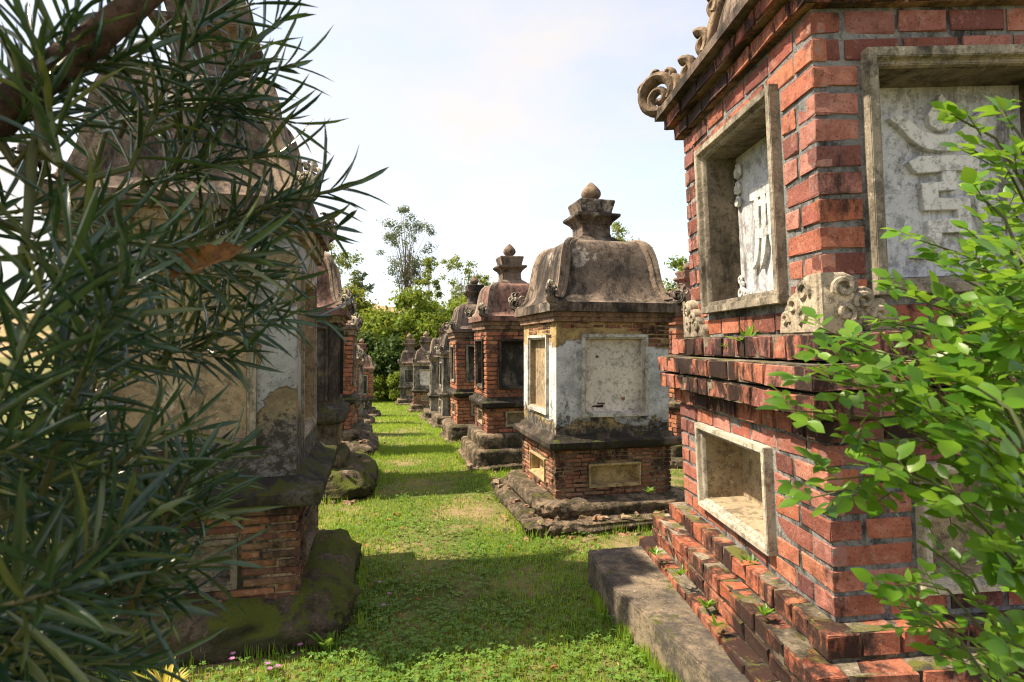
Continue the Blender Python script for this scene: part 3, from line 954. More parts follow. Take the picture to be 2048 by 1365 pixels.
# ------------------------------------------------------------------ the near red-brick tomb
def near_tomb():
    root = empty('brick_tomb', (1.80, 2.828, 0.03), (0, -0.045, R(2.9)))
    tag(root, 'tall red brick tower tomb with grey mortar, relief panels and stepped brick foot', 'tomb')
    bpy.context.view_layer.update()
    specs = []
    AL, BL = 0.675, 0.755
    AU, BU = 0.61, 0.67
    Z = dict(l0=0.524, l1=1.152, u0=1.548, u1=2.745)
    # brick foot of three steps
    for (off, z0, z1, rows, bl) in ((0.24, 0.16, 0.262, 1, 0.20), (0.165, 0.262, 0.43, 2, 0.20), (0.08, 0.43, 0.524, 1, 0.118)):
        a, b = AL + off, BL + off
        mb = MB()
        mb.box(-a + 0.014, a - 0.014, -b + 0.014, b - 0.014, z0 - (0.1 if off > 0.2 else 0.02), z1 - 0.008)
        st = mb.build('step', M['mortar_step'], root, smooth=0)
        worn(st, 0.006, 0.09, off * 40)
        p = (z1 - z0) / rows
        lay(specs, st, a - 0.012, b - 0.012, FACES, z0, rows, p, bl, p - 0.014, 0.014, 0.10 if off > 0.1 else 0.12, 0.008, hdr=0.105)
    n_foot = len(specs)
    # lower wall
    nh = {'left': (-0.39, 0.307, 0.655, 1.02), 'front': (-0.31, 0.38, 0.655, 1.02), 'right': (-0.35, 0.35, 0.655, 1.02), 'back': (-0.35, 0.35, 0.655, 1.02)}
    mb = MB()
    for f in FACES:
        ring_wall(mb, f, AL - 0.006, BL - 0.006, Z['l0'] - 0.03, Z['l1'] + 0.02, nh[f], 0.2)
    low = mb.build('lower_wall', M['mortar'], root, smooth=0)
    for f in FACES:
        mb = MB()
        recess_liner(mb, f, AL - 0.006, BL - 0.006, nh[f], 0.201)
        recess_back(mb, f, AL - 0.006, BL - 0.006, nh[f], 0.2)
        mb.build('niche', M['niche'], low, smooth=0)
        mb = MB()
        frame_ring(mb, f, AL - 0.006, BL - 0.006, nh[f], 0.048, 0.042)
        mb.build('niche_frame', M['frame_pale'], low, smooth=0.4, bevel=0.003)
    q = 0.048
    lay(specs, low, AL - 0.006, BL - 0.006, FACES, Z['l0'] + 0.004, 7, 0.0892, 0.205, 0.073, 0.017, 0.06, 0.006, {f: (h[0] - q, h[1] + q, h[2] - q, h[3] + q) for f, h in nh.items()}, hdr=0.115)
    # ledge courses
    for (z0, z1, off, bl, hd) in ((1.152, 1.244, 0.028, 0.21, 0.11), (1.244, 1.340, 0.092, 0.108, 0.1), (1.340, 1.440, 0.10, 0.205, 0.1), (1.440, 1.548, 0.028, 0.115, 0.1)):
        a, b = AL + off, BL + off
        mb = MB()
        mb.box(-a + 0.012, a - 0.012, -b + 0.012, b - 0.012, z0 + 0.006, z1 - 0.004)
        le = mb.build('ledge', M['mortar_step'], root, smooth=0)
        lay(specs, le, a - 0.01, b - 0.01, FACES, z0, 1, z1 - z0, bl, z1 - z0 - 0.016, 0.013, 0.11, 0.007, hdr=hd)
    # upper wall
    ph = {f: (-0.36, 0.36, 1.735, 2.52) for f in FACES}
    mb = MB()
    for f in FACES:
        ring_wall(mb, f, AU - 0.006, BU - 0.006, Z['u0'] - 0.03, Z['u1'] + 0.03, ph[f], 0.17)
    up = mb.build('upper_wall', M['mortar'], root, smooth=0)
    for f in FACES:
        mb = MB()
        recess_liner(mb, f, AU - 0.006, BU - 0.006, ph[f], 0.168)
        rc = mb.build('recess', M['recess'], up, smooth=0)
        mb = MB()
        recess_back(mb, f, AU - 0.006, BU - 0.006, ph[f], 0.165)
        mb.build('relief_panel', M['panel_white'], up, smooth=0)
        mb = MB()
        frame_ring(mb, f, AU - 0.006, BU - 0.006, ph[f], 0.062, 0.045)
        mb.build('panel_frame', M['frame'], up, smooth=0.4, bevel=0.003)
    q = 0.062
    lay(specs, up, AU - 0.006, BU - 0.006, FACES, Z['u0'], 12, 0.0997, 0.205, 0.081, 0.017, 0.06, 0.006, {f: (h[0] - q, h[1] + q, h[2] - q, h[3] + q) for f, h in ph.items()}, hdr=0.115)
    reliefs(up, AU - 0.006, BU - 0.006, ph, 0.165)
    # stepped cornice
    for (z0, z1, off) in ((2.745, 2.825, 0.042), (2.825, 2.90, 0.088)):
        a, b = AU + off, BU + off
        mb = MB()
        mb.box(-a + 0.012, a - 0.012, -b + 0.012, b - 0.012, z0 + 0.004, z1 + 0.002)
        co = mb.build('cornice', M['mortar_brown'], root, smooth=0)
        lay(specs, co, a - 0.01, b - 0.01, FACES, z0, 1, z1 - z0, 0.2, z1 - z0 - 0.012, 0.012, 0.10, 0.008, hdr=0.1)
    # roof with openwork hip ornaments
    roof = near_roof(root, AU + 0.13, (BU + 0.13) / (AU + 0.13))
    finial(root, 3.62, 0.8, M['roof_plain'], M['scroll'])
    # cloud-shaped stones at the foot corners of the upper wall
    for sx in (-1, 1):
        for sy in (-1, 1):
            mb = MB()
            cloud_corner(mb, sx * (AU + 0.004), sy * (BU + 0.004), Z['u0'] - 0.01, -sx, -sy)
            mb.build('corner_stone', M['cloud_stone'], root, smooth=0.9)
    def mat_for(part):
        n = part.name.split('.')[0]
        return 'brick_step' if n == 'step' else 'brick_ledge' if n in ('ledge', 'cornice') else 'brick'
    # one pass over all specs so that the 300 largest are chosen over the whole tomb
    groups = {}
    meshes = {k: brick_meshes(0.205, 0.06, 0.073, M[k]) for k in ('brick', 'brick_ledge', 'brick_step')}
    place_bricks_multi(specs, root, meshes, (0.205, 0.06, 0.073), mat_for, 300)
    return root


def place_bricks_multi(specs, root, meshes, canon, mat_for, single):
    rm = root.matrix_world
    cv = Vector((0, 0, CAM_H))
    NV = {'front': Vector((0, -1, 0)), 'left': Vector((-1, 0, 0)), 'right': Vector((1, 0, 0)), 'back': Vector((0, 1, 0))}
    ks = []
    for i, s in enumerate(specs):
        wp = rm @ s[2]
        v = cv - wp
        c = (rm.to_3x3() @ NV[s[1]]).dot(v) / v.length
        if c <= 0 or wp.y < 0.3: continue
        px = 1024 + wp.x / wp.y * F_PX
        py = 690 - (wp.z - CAM_H) / wp.y * F_PX
        if not (-40 < px < 2090 and -40 < py < 1410): continue
        if s[1] == 'front' and px > 1960: continue
        ks.append((-(c * s[3] * s[5] / v.length_squared), i))
    ks.sort()
    pick = set(i for _, i in ks[:single])
    rest = {}
    for i, (part, face, c, L, D, H) in enumerate(specs):
        if i in pick:
            o = bpy.data.objects.new('brick', random.choice(meshes[mat_for(part)]))
            o.parent = part
            o.location = c
            o.rotation_euler = (random.uniform(-0.008, 0.008), random.uniform(-0.014, 0.014), ROTF[face] + random.uniform(-0.01, 0.01))
            o.scale = (L / canon[0], D / canon[1], H / canon[2])
            COL.objects.link(o)
        else:
            rest.setdefault(part.name, (part, []))[1].append((face, c, L, D, H))
    for part, lst in rest.values():
        mb = MB()
        for face, c, L, D, H in lst:
            dx, dy = (L / 2, D / 2) if face in ('front', 'back') else (D / 2, L / 2)
            mb.box(c.x - dx, c.x + dx, c.y - dy, c.y + dy, c.z - H / 2, c.z + H / 2)
        mb.build('brickwork', M[mat_for(part)], part, smooth=0, kind='stuff', fix=False)


def ribbon(mb, mp, pts, n0, n1):
    """extruded outline polygon pts (s, z) on a panel"""
    top = [mp(s, z, n1) for s, z in pts]
    bot = [mp(s, z, n0) for s, z in pts]
    n = len(pts)
    mb.add(bot + top, [tuple(range(n, 2 * n))] + [(i, (i + 1) % n, n + (i + 1) % n, n + i) for i in range(n)])


def stroke(mb, mp, line, widths, n0, n1):
    L = []
    Rr = []
    m = len(line)
    if not hasattr(widths, '__len__'): widths = [widths] * m
    for i in range(m):
        a = Vector(line[max(i - 1, 0)])
        b = Vector(line[min(i + 1, m - 1)])
        d = (b - a).normalized()
        # keep right-angled corners square
        p = Vector(line[i])
        nrm = Vector((-d.y, d.x))
        k = 1.0
        if 0 < i < m - 1:
            d1 = (p - a).normalized()
            k = 1.0 / max(0.5, abs(nrm.dot(Vector((-d1.y, d1.x)))))
        L.append(p + nrm * widths[i] / 2 * k)
        Rr.append(p - nrm * widths[i] / 2 * k)
    for i in range(m - 1):
        ribbon(mb, mp, [tuple(L[i]), tuple(Rr[i]), tuple(Rr[i + 1]), tuple(L[i + 1])], n0, n1)


def reliefs(parent, a, b, ph, depth):
    n0, n1 = -depth + 0.0005, -depth + 0.026
    # front: crescent, flame and meander character (metres, centre of the panel = 0, zmid)
    mp = fmap('front', a, b)
    zc = 2.13
    mb = MB()
    k = 0.00108          # metres per drawing unit
    C = lambda x, y: ((x - 420) * k, zc + (700 - y) * k)
    for pts in (
        [(222, 462), (262, 450), (300, 470), (345, 510), (400, 528), (455, 528), (500, 508), (545, 462), (580, 440), (610, 446), (585, 500), (545, 552), (490, 582), (420, 590), (350, 578), (300, 540), (255, 490)],
        [(425, 372), (448, 402), (470, 440), (478, 480), (455, 510), (410, 512), (378, 490), (372, 450), (392, 420), (412, 400)],
        [(288, 625), (330, 605), (560, 605), (560, 662), (470, 662), (322, 668), (302, 650)],
        [(415, 662), (470, 662), (470, 735), (398, 735), (398, 703), (415, 703)],
        [(330, 706), (398, 703), (398, 735), (398, 762), (520, 768), (520, 808), (340, 806)],
        [(468, 806), (520, 806), (520, 892), (478, 892), (405, 892), (350, 888), (350, 845), (468, 838)],
        [(350, 886), (405, 892), (400, 925), (378, 965), (340, 985), (288, 980), (322, 960), (342, 925)],
        [(478, 892), (520, 892), (530, 935), (560, 972), (600, 985), (570, 1000), (525, 992), (492, 955)],
        [(528, 662), (560, 662), (566, 760), (585, 850), (620, 920), (680, 968), (650, 975), (600, 945), (560, 880), (538, 780)],
    ):
        ribbon(mb, mp, [C(*p) for p in pts], n0, n1)
    mb.build('relief_character', M['relief'], parent, smooth=0, bevel=0.0018)
    for (x, y) in ((175, 290), (660, 290)):
        mb = MB()
        s, z = C(x, y)
        mb.tube([mp(*q, n0 + 0.006) for q in [(s + 0.045 * math.cos(t), z + 0.04 * math.sin(t)) for t in np.linspace(0, 2 * math.pi, 17)]], 0.009, 6)
        mb.tube([mp(*q, n0 + 0.006) for q in spiral(s, z, 0.025, 0.004, 0, R(500), 14)], 0.008, 6)
        mb.build('relief_curl', M['panel_white'], parent, smooth=0.9)
    # side: seal-like character under a bar, curls in the corners
    mp = fmap('left', a, b)
    mb = MB()
    zb = 2.29
    ribbon(mb, mp, [(-0.17, zb - 0.055), (-0.16, zb), (0.17, zb), (0.18, zb - 0.05), (0.15, zb - 0.055), (-0.14, zb - 0.06)], n0, n1)
    for sg in (-1, 1):
        for x0, xb, z1 in ((0.030, 0.085, 1.875), (0.100, 0.175, 1.885)):
            line = [(sg * x0, zb - 0.05), (sg * x0, 2.12), (sg * (x0 + 0.004), 2.03), (sg * (x0 + 0.022), 1.95), (sg * (x0 + 0.040), 1.915), (sg * xb, z1)]
            stroke(mb, mp, line, [0.046, 0.046, 0.046, 0.040, 0.030, 0.006], n0, n1)
        stroke(mb, mp, [(sg * 0.0, 2.20), (sg * 0.125, 2.205)], 0.034, n0, n1 - 0.002)
        stroke(mb, mp, [(sg * 0.0, 2.055), (sg * 0.125, 2.05)], 0.050, n0, n1 - 0.002)
    mb.build('relief_character', M['relief'], parent, smooth=0, bevel=0.0018)
    for sg in (-1, 1):
        mb = MB()
        for (x, z, r) in ((0.315, 2.43, 0.035), (0.325, 2.34, 0.028), (0.325, 2.27, 0.022)):
            mb.tube([mp(*q, n0 + 0.012) for q in spiral(sg * x, z, r, r * 0.25, R(90), R(90 + sg * 480), 18)], 0.014, 6)
        mb.build('relief_curl', M['relief'], parent, smooth=0.9)
        mb = MB()
        for (x, z, r) in ((0.32, 1.775, 0.035), (0.27, 1.765, 0.026), (0.225, 1.755, 0.018), (0.335, 1.85, 0.022), (0.318, 1.82, 0.020)):
            mb.tube([mp(*q, n0 + 0.012) for q in spiral(sg * x, z, r, r * 0.3, R(-60), R(-60 + sg * 400), 14)], r * 0.42, 6)
        mb.build('relief_cloud', M['relief'], parent, smooth=0.9)


def near_roof(root, we, asp):
    ze0, ze1, zt, wt = 2.90, 2.945, 3.62, 0.2
    mb = MB()
    og = ogee(we, ze1, wt, zt)
    mb.sq([(we * 0.9, ze0 - 0.004), (we, ze0), (we, ze1)] + [(r - 0.01, z) for r, z in og], 1.0, asp)
    roof = mb.build('roof', M['roof_plain'], root, smooth=0.6)
    for sx in (-1, 1):
        for sy in (-1, 1):
            d = Vector((sx * 1.0, sy * asp, 0))
            L = d.length
            du = d.normalized()
            side = Vector((-du.y, du.x, 0))
            mb = MB()
            # hip rib: three parallel mouldings
            for off, rr, lift in ((0, 0.034, 0.02), (0.05, 0.018, 0.0), (-0.05, 0.018, 0.0)):
                mb.tube([d * r + side * off * min(1, r) + Vector((0, 0, z + lift)) for r, z in og[3:]], rr, 8)
            mb.build('hip_rib', M['scroll'], roof, smooth=0.9)
            mb = MB()
            o = d * (we * 0.985) + Vector((0, 0, ze1))
            s = 0.185
            P = lambda r, h: o + du * (r * s) + Vector((0, 0, h * s))
            # big open C-scroll with an inner curl
            c = spiral(-0.12, 0.62, 0.60, 0.50, R(-95), R(215), 26)
            mb.tube([P(r + 0.0, h) for r, h in c], [s * (0.15 + 0.04 * math.sin(i / 26 * math.pi)) for i in range(27)], 10, 1.6, side)
            inner = [(-1.5, 0.42), (-1.15, 0.14), (-0.75, 0.05)] + spiral(-0.15, 0.47, 0.42, 0.10, R(-115), R(310), 26)
            mb.tube([P(r, h) for r, h in inner], [s * q for q in [0.08, 0.11, 0.13] + [0.13 - 0.01 * i / 26 for i in range(27)]], 10, 1.5, side)
            # lip at the front and leaf hooks climbing the hip
            hooks = [(0.30, 0.98, 20, 0.42, 0.15, -1), (-0.02, 1.2, 75, 0.30, 0.14, 1), (-0.62, 0.95, 95, 0.55, 0.14, -1), (-0.42, 1.12, 120, 0.28, 0.12, 1)]
            for (r0, h0, ang, LL, w, sg) in hooks:
                pts = []
                p = [r0, h0]
                for i in range(9):
                    aa = R(ang - sg * 20 + sg * 190 * (i / 8) ** 1.4)
                    pts.append(P(*p))
                    p[0] += LL / 8 * math.cos(aa)
                    p[1] += LL / 8 * math.sin(aa)
                mb.tube(pts, [s * w * (1.0 - 0.35 * i / 8) for i in range(9)], 7, 1.5, side)
            # leafy cresting along the rib
            for kk, (ri, size) in enumerate(((4, 0.17), (6, 0.20), (9, 0.19), (13, 0.16), (17, 0.12))):
                if ri >= len(og): continue
                r, z = og[ri]
                b0 = d * r + Vector((0, 0, z + 0.03))
                pts = []
                p = Vector((0.0, 0.0))
                for i in range(10):
                    aa = R(115 - 150 * (i / 9) ** 1.5)
                    pts.append(b0 + du * p.x + Vector((0, 0, p.y)))
                    p += Vector((math.cos(aa), math.sin(aa))) * size / 9
                mb.tube(pts, [0.036 * (1 - 0.25 * i / 9) for i in range(10)], 8, 1.3, side)
                pts = []
                p = Vector((0.0, -0.02))
                for i in range(10):
                    aa = R(40 + 180 * (i / 9) ** 1.5)
                    pts.append(b0 + du * p.x + Vector((0, 0, p.y)))
                    p += Vector((math.cos(aa), math.sin(aa))) * size * 0.9 / 9
                mb.tube(pts, [0.026 * (1 - 0.4 * i / 9) for i in range(10)], 7, 1.2, side)
            for i in range(6):
                r0 = -0.25 - 0.13 * i
                mb.tube([P(r0, 0.02), P(r0 + 0.05, 0.16), P(r0 + 0.16, 0.24)], [s * 0.07, s * 0.075, s * 0.03], 6, 1.8, side)
            mb.build('hip_scroll', M['scroll'], roof, smooth=0.9)
    return roof


def cloud_corner(mb, x, y, z, dx, dy):
    """corner stone of two wings, each a scalloped plate carved with cloud volutes"""
    th = 0.038
    for along in (0, 1):
        ln = 0.27 if along == 0 else 0.25
        # scalloped outline from the foot of the wing to the crown at the corner
        lobes = [(ln - 0.03, 0.045, 0.034), (ln - 0.085, 0.085, 0.040), (ln - 0.135, 0.135, 0.036), (0.055, 0.175, 0.052)]
        pts = [(-th, 0), (ln, 0)]
        for (cs, ch, cr_) in lobes:
            for k in range(6):
                t_ = R(-25 + 26 * k)
                pts.append((cs + cr_ * math.cos(t_), ch + cr_ * math.sin(t_)))
        pts.append((-th, 0.225))
        def Q(s_, h_, n_):
            wob_ = 0.006 * fbm(Vector((s_ + x, n_ + y, h_)), 25.0, 2)
            if along == 0: return (x + dx * s_, y - dy * (n_ + wob_), z + h_)
            return (x - dx * (n_ + wob_), y + dy * s_, z + h_)
        n = len(pts)
        inner = []
        cs_ = sum(p[0] for p in pts) / n
        ch_ = sum(p[1] for p in pts) / n
        for (s_, h_) in pts:
            inner.append((s_ + (cs_ - s_) * 0.10, h_ + (ch_ - h_) * 0.10))
        back = [Q(s_, h_, -0.02) for s_, h_ in pts]
        mid = [Q(s_, h_, th * 0.68) for s_, h_ in pts]
        top = [Q(s_, h_, th) for s_, h_ in inner]
        mb.add(back + mid + top, [(i, (i + 1) % n, n + (i + 1) % n, n + i) for i in range(n)] + [(n + i, n + (i + 1) % n, 2 * n + (i + 1) % n, 2 * n + i) for i in range(n)] + [tuple(range(2 * n, 3 * n))])
        for (cs, ch, cr_, a0, tw_) in ((0.055, 0.165, 0.040, 200, -420), (0.13, 0.115, 0.034, 210, -400), (0.19, 0.065, 0.028, 200, -400), (0.06, 0.075, 0.034, -60, 420)):
            sp_ = spiral(cs, ch, cr_, cr_ * 0.28, R(a0), R(a0 + tw_), 18)
            mb.tube([Q(s_, h_, th + 0.002) for s_, h_ in sp_], [0.013 - 0.004 * i / 18 for i in range(19)], 6)


near_tomb()

# concrete slab in front of it
mb = MB()
poly = [(0.48, 3.65), (0.518, 3.17), (0.81, 2.21), (1.16, 1.06), (2.9, 1.06), (2.9, 3.95), (0.9, 3.74)]
sb = MB()
n = len(poly)
sb.add([(x, y, -0.08) for x, y in poly] + [(x, y, 0.204) for x, y in poly], [tuple(range(n, 2 * n))] + [(i, (i + 1) % n, n + (i + 1) % n, n + i) for i in range(n)])
so = sb.build('stone_slab', M['slab'], smooth=0, bevel=0.008)
tag(so, 'flat weathered concrete slab with a cut corner, lying under the near red brick tomb', 'slab')

# ------------------------------------------------------------------ the other tombs
base = dict(m_plinth=M['plinth'], m_low=M['mortar_old'], m_ledge=M['ledge_dark'], m_frame=M['frame'], m_roof=M['roof_plain'], m_brick=M['brick_old'])


def PP(**k):
    d = dict(base)
    d.update(k)
    return d


# limewashed one with the thin-brick foot
tomb('plastered_tomb', 'tower tomb with patchy white limewashed shaft, pale blank panel and thin-brick foot', (0.75, 5.45), 13.2, PP(
    m_cornice=M['mortar_brown'], lx=0, ly=0, rubble=75, w=0.52, plinth=[(0.83, 0.0, 0.105, 0.06, 0.02, 0.065), (0.69, 0.09, 0.215, 0.06, 0.02, 0.05)], tround=0.5, zlo=0.19, zl0=0.617, zl1=0.715, wl=0.605, zs1=1.70,
    niche=(-0.40, 0.42, 0.315, 0.465), nfw=0.026, lowbrick=(0.0355, 0.17, 0.027, 0.009), single=300, m_brick=M['brick_old'], m_niche=stone('niche_tan', (0.44, 0.32, 0.16), (0.32, 0.24, 0.13), amt=(0.6, 0.8), smax=0.6),
    panel=(-0.49, 0.52, 0.93, 1.55), pdepth=0.045, fw=0.042, fp=0.026, m_panel=M['panel_pale'], m_panel_left=M['panel_ochre'], m_frame=stone('frame_limewash', (0.50, 0.48, 0.43), (0.36, 0.33, 0.28), amt=(0.55, 0.75)), m_shaft=M['shaft_white'],
    chips=(('front', -0.13, 0.972, 0.105, 0.022), ('front', -0.10, 0.995, 0.07, 0.016), ('front', 0.105, 1.035, 0.035, 0.03), ('front', -0.135, 1.40, 0.028, 0.02)),
    bare=(('front', 0.27, 0.52, 1.50, 1.69), ('left', -0.30, 0.30, 1.58, 1.70), ('front', -0.50, 0.5, 1.66, 1.70), ('front', 0.16, 0.30, 1.63, 1.69)),
    we=0.60, ze0=1.783, ze1=1.862, wt=0.30, zt=2.44, zf=3.05, m_roof=M['roof_brown'], sc=0.150))

tomb('brick_tomb', 'orange brick tower tomb with dark panels, next behind the limewashed one', (-0.01, 7.5), 13.2, PP(
    rubble=70, w=0.39, plinth=[(0.62, 0.0, 0.07, 0.1, 0.02, 0.04), (0.58, 0.06, 0.26, 0.02, 0.005, 0.012), (0.50, 0.25, 0.43, 0.03, 0.01, 0.015)], tround=0.3, zlo=0.42, zl0=0.735, zl1=0.83, wl=0.47, zs1=1.70,
    niche=(-0.35, 0.35, 0.53, 0.66), lowbrick=(0.05, 0.18, 0.04, 0.01), shbrick=(0.054, 0.19, 0.042, 0.012), single=300, m_brick=M['brick_orange'], m_low=M['mortar_brown'], m_shaft=M['mortar_brown'],
    panel=(-0.52, 0.52, 1.0, 1.54), pdepth=0.06, m_panel=M['panel_dark'], m_frame=M['ledge_dark'],
    we=0.47, ze0=1.80, ze1=1.86, wt=0.23, zt=2.28, zf=2.82, m_roof=M['roof_red'], m_fin=M['roof_plain'], m_cornice=M['mortar_brown'], sc=0.135))

tomb('brick_tomb', 'orange brick tower tomb with a narrow plain finial, third of its row', (-0.59, 9.9), 13.2, PP(
    w=0.39, plinth=[(0.60, -0.02, 0.1, 0.06, 0.02, 0.03), (0.55, 0.09, 0.34, 0.03, 0.01, 0.02)], tround=0.3, zlo=0.33, zl0=0.78, zl1=0.87, wl=0.46, zs1=1.76,
    niche=(-0.35, 0.35, 0.50, 0.64), lowbrick=(0.056, 0.19, 0.043, 0.012), shbrick=(0.062, 0.2, 0.048, 0.013), single=260, m_brick=M['brick_orange'], m_low=M['mortar_brown'], m_shaft=M['mortar_brown'],
    panel=(-0.5, 0.5, 1.06, 1.60), pdepth=0.06, m_panel=M['panel_dark'], m_frame=M['frame'],
    we=0.46, ze0=1.85, ze1=1.90, wt=0.22, zt=2.32, zf=2.84, m_roof=M['roof_plain'], m_fin=M['roof_dark'], m_cornice=M['mortar_brown'], sc=0.135))


def plain(**k):
    d = PP(w=0.41, plinth=[(0.62, -0.04, 0.12, 0.05, 0.02, 0.03), (0.54, 0.1, 0.30, 0.03, 0.01, 0.02)], tround=0.4, zlo=0.28, zl0=0.74, zl1=0.84, wl=0.50, zs1=1.72,
           niche=(-0.3, 0.3, 0.46, 0.62), panel=(-0.5, 0.5, 1.02, 1.56), pdepth=0.05, m_panel=M['panel_dark'], m_frame=M['frame'], m_shaft=M['plaster_grey'], m_low=M['plaster_grey'],
           we=0.48, ze0=1.80, ze1=1.86, wt=0.24, zt=2.32, zf=2.92, m_roof=M['roof_dark'], sc=0.135, far=2)
    d.update(k)
    return d


tomb('plastered_tomb', 'sooty grey plastered tower tomb just beyond the two orange brick ones', (-1.36, 13.9), 13.2, plain(w=0.38, wl=0.47, we=0.46, zs1=1.66, ze0=1.74, ze1=1.80, zt=2.22, zf=2.75, panel=(-0.45, 0.45, 1.0, 1.5)))
tomb('plastered_tomb', 'narrow grey plastered tower tomb, fifth of the row with the limewashed one', (-2.06, 17.0), 13.2, plain(m_roof=M['roof_plain'], w=0.36, wl=0.44, we=0.45, zl0=0.68, zl1=0.76, zt=2.4, zf=2.85, sc=0.13))
tomb('plastered_tomb', 'far tower tomb with brick showing in its front panel beside the grass', (-3.3, 21.8), 13.2, plain(w=0.44, m_shaft=M['plaster_grey'], m_panel=M['panel_pale'], m_low=M['mortar_old'], lowbrick=(0.06, 0.2, 0.046, 0.013), m_roof=M['roof_plain'], zf=3.05))
tomb('plastered_tomb', 'farthest tower tomb of the row, half hidden beside the shrubs', (-4.55, 25.6), 13.2, plain(m_roof=M['roof_plain'], m_shaft=M['plaster_grey'], zf=3.2))
tomb('plastered_tomb', 'far tower tomb of which mostly the finial shows behind the others', (-4.3, 28.2), 13.2, plain(m_roof=M['roof_dark'], zf=3.2, zg=-1.2))

# row on the other side of the path
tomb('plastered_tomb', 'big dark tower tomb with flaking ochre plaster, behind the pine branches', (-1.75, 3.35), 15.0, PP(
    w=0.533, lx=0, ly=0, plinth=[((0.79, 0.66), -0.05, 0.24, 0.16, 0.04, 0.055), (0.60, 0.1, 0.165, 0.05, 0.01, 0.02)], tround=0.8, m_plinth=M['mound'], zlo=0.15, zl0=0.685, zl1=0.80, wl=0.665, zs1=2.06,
    niche=(-0.42, 0.42, 0.32, 0.50), nfw=0.035, lowbrick=(0.0445, 0.25, 0.033, 0.013), single=300, m_brick=brick_mat('brick_dark', [(0.20, 0.085, 0.05), (0.27, 0.12, 0.055), (0.12, 0.055, 0.04), (0.22, 0.13, 0.075), (0.10, 0.06, 0.04)], (0.45, 0.60), 0.92, 0.4, 0.2), m_low=M['mortar_old'], m_niche=M['recess'],  # foot bricks in a darker palette than the other tombs
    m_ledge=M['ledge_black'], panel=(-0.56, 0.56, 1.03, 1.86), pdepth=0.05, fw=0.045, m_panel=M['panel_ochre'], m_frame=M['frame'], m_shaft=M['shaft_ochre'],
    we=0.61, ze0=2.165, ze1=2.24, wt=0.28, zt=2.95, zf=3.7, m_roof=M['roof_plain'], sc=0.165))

tomb('plastered_tomb', 'blackened plaster tower tomb with pale eave scroll, beyond the big ochre one', (-2.28, 6.15), 13.2, PP(
    rubble=40, w=0.41, plinth=[(0.76, -0.02, 0.26, 0.2, 0.05, 0.05), (0.50, 0.22, 0.40, 0.04, 0.01, 0.02)], tround=0.9, m_plinth=M['mound'], zlo=0.38, zl0=0.70, zl1=0.85, wl=0.50, zs1=1.73,
    niche=(-0.3, 0.3, 0.48, 0.62), m_low=M['plaster_dark'], panel=(-0.7, 0.7, 0.96, 1.66), pdepth=0.03, fw=0.03, m_panel=M['plaster_dark'], m_frame=M['plaster_dark'], m_shaft=M['plaster_dark'], m_ledge=M['ledge_black'],
    we=0.50, ze0=1.80, ze1=1.875, wt=0.26, zt=2.45, zf=2.95, m_roof=M['roof_red'], sc=0.165))

tomb('brick_tomb', 'brick tower tomb squeezed behind the blackened one with a low mossy mound', (-2.72, 8.25), 13.2, PP(
    rubble=40, w=0.40, plinth=[(0.73, -0.03, 0.22, 0.18, 0.05, 0.05), (0.52, 0.2, 0.36, 0.05, 0.01, 0.03)], tround=0.9, zlo=0.35, zl0=0.70, zl1=0.80, wl=0.48, zs1=1.66,
    niche=(-0.3, 0.3, 0.46, 0.60), lowbrick=(0.056, 0.19, 0.043, 0.012), shbrick=(0.062, 0.2, 0.048, 0.013), single=150, m_brick=M['brick_orange'], m_low=M['mortar_brown'], m_shaft=M['mortar_brown'],
    panel=(-0.5, 0.5, 0.98, 1.50), m_panel=M['panel_dark'], m_frame=M['frame'], we=0.46, ze0=1.74, ze1=1.80, wt=0.24, zt=2.2, zf=2.65, m_roof=M['roof_plain'], sc=0.14))


def small(**k):
    d = plain(w=0.36, plinth=[(0.62, -0.04, 0.16, 0.15, 0.03, 0.04), (0.48, 0.14, 0.28, 0.05, 0.01, 0.02)], zlo=0.26, zl0=0.58, zl1=0.66, wl=0.44, zs1=1.36, niche=(-0.3, 0.3, 0.37, 0.48), panel=(-0.5, 0.5, 0.80, 1.24),
              we=0.43, ze0=1.42, ze1=1.48, wt=0.22, zt=1.88, zf=2.45, m_roof=M['roof_red'], sc=0.15, m_scroll=M['scroll_pale'])
    d.update(k)
    return d


tomb('brick_tomb', 'small brick tower tomb with reddish roof in the shadowed row across the path', (-3.35, 11.0), 13.2, small(lowbrick=(0.06, 0.19, 0.046, 0.013), shbrick=(0.062, 0.2, 0.048, 0.013), m_brick=M['brick_orange'], m_low=M['mortar_brown'], m_shaft=M['mortar_brown'], m_bud=M['panel_pale']))
tomb('plastered_tomb', 'small tower tomb with pale curled roof corners, last but one across the path', (-4.2, 14.8), 13.2, small(zs1=1.5, ze0=1.56, ze1=1.62, zt=2.02, zf=2.6, panel=(-0.5, 0.5, 0.80, 1.36), m_roof=M['roof_plain']))
tomb('brick_tomb', 'farthest small brick tower tomb across the path, nearest the shrubs', (-5.0, 19.0), 13.2, small(shbrick=(0.062, 0.2, 0.048, 0.013), m_brick=M['brick_orange'], m_shaft=M['mortar_brown'], zs1=1.5, ze0=1.56, ze1=1.62, zt=2.02, zf=2.6, panel=(-0.5, 0.5, 0.80, 1.36)))
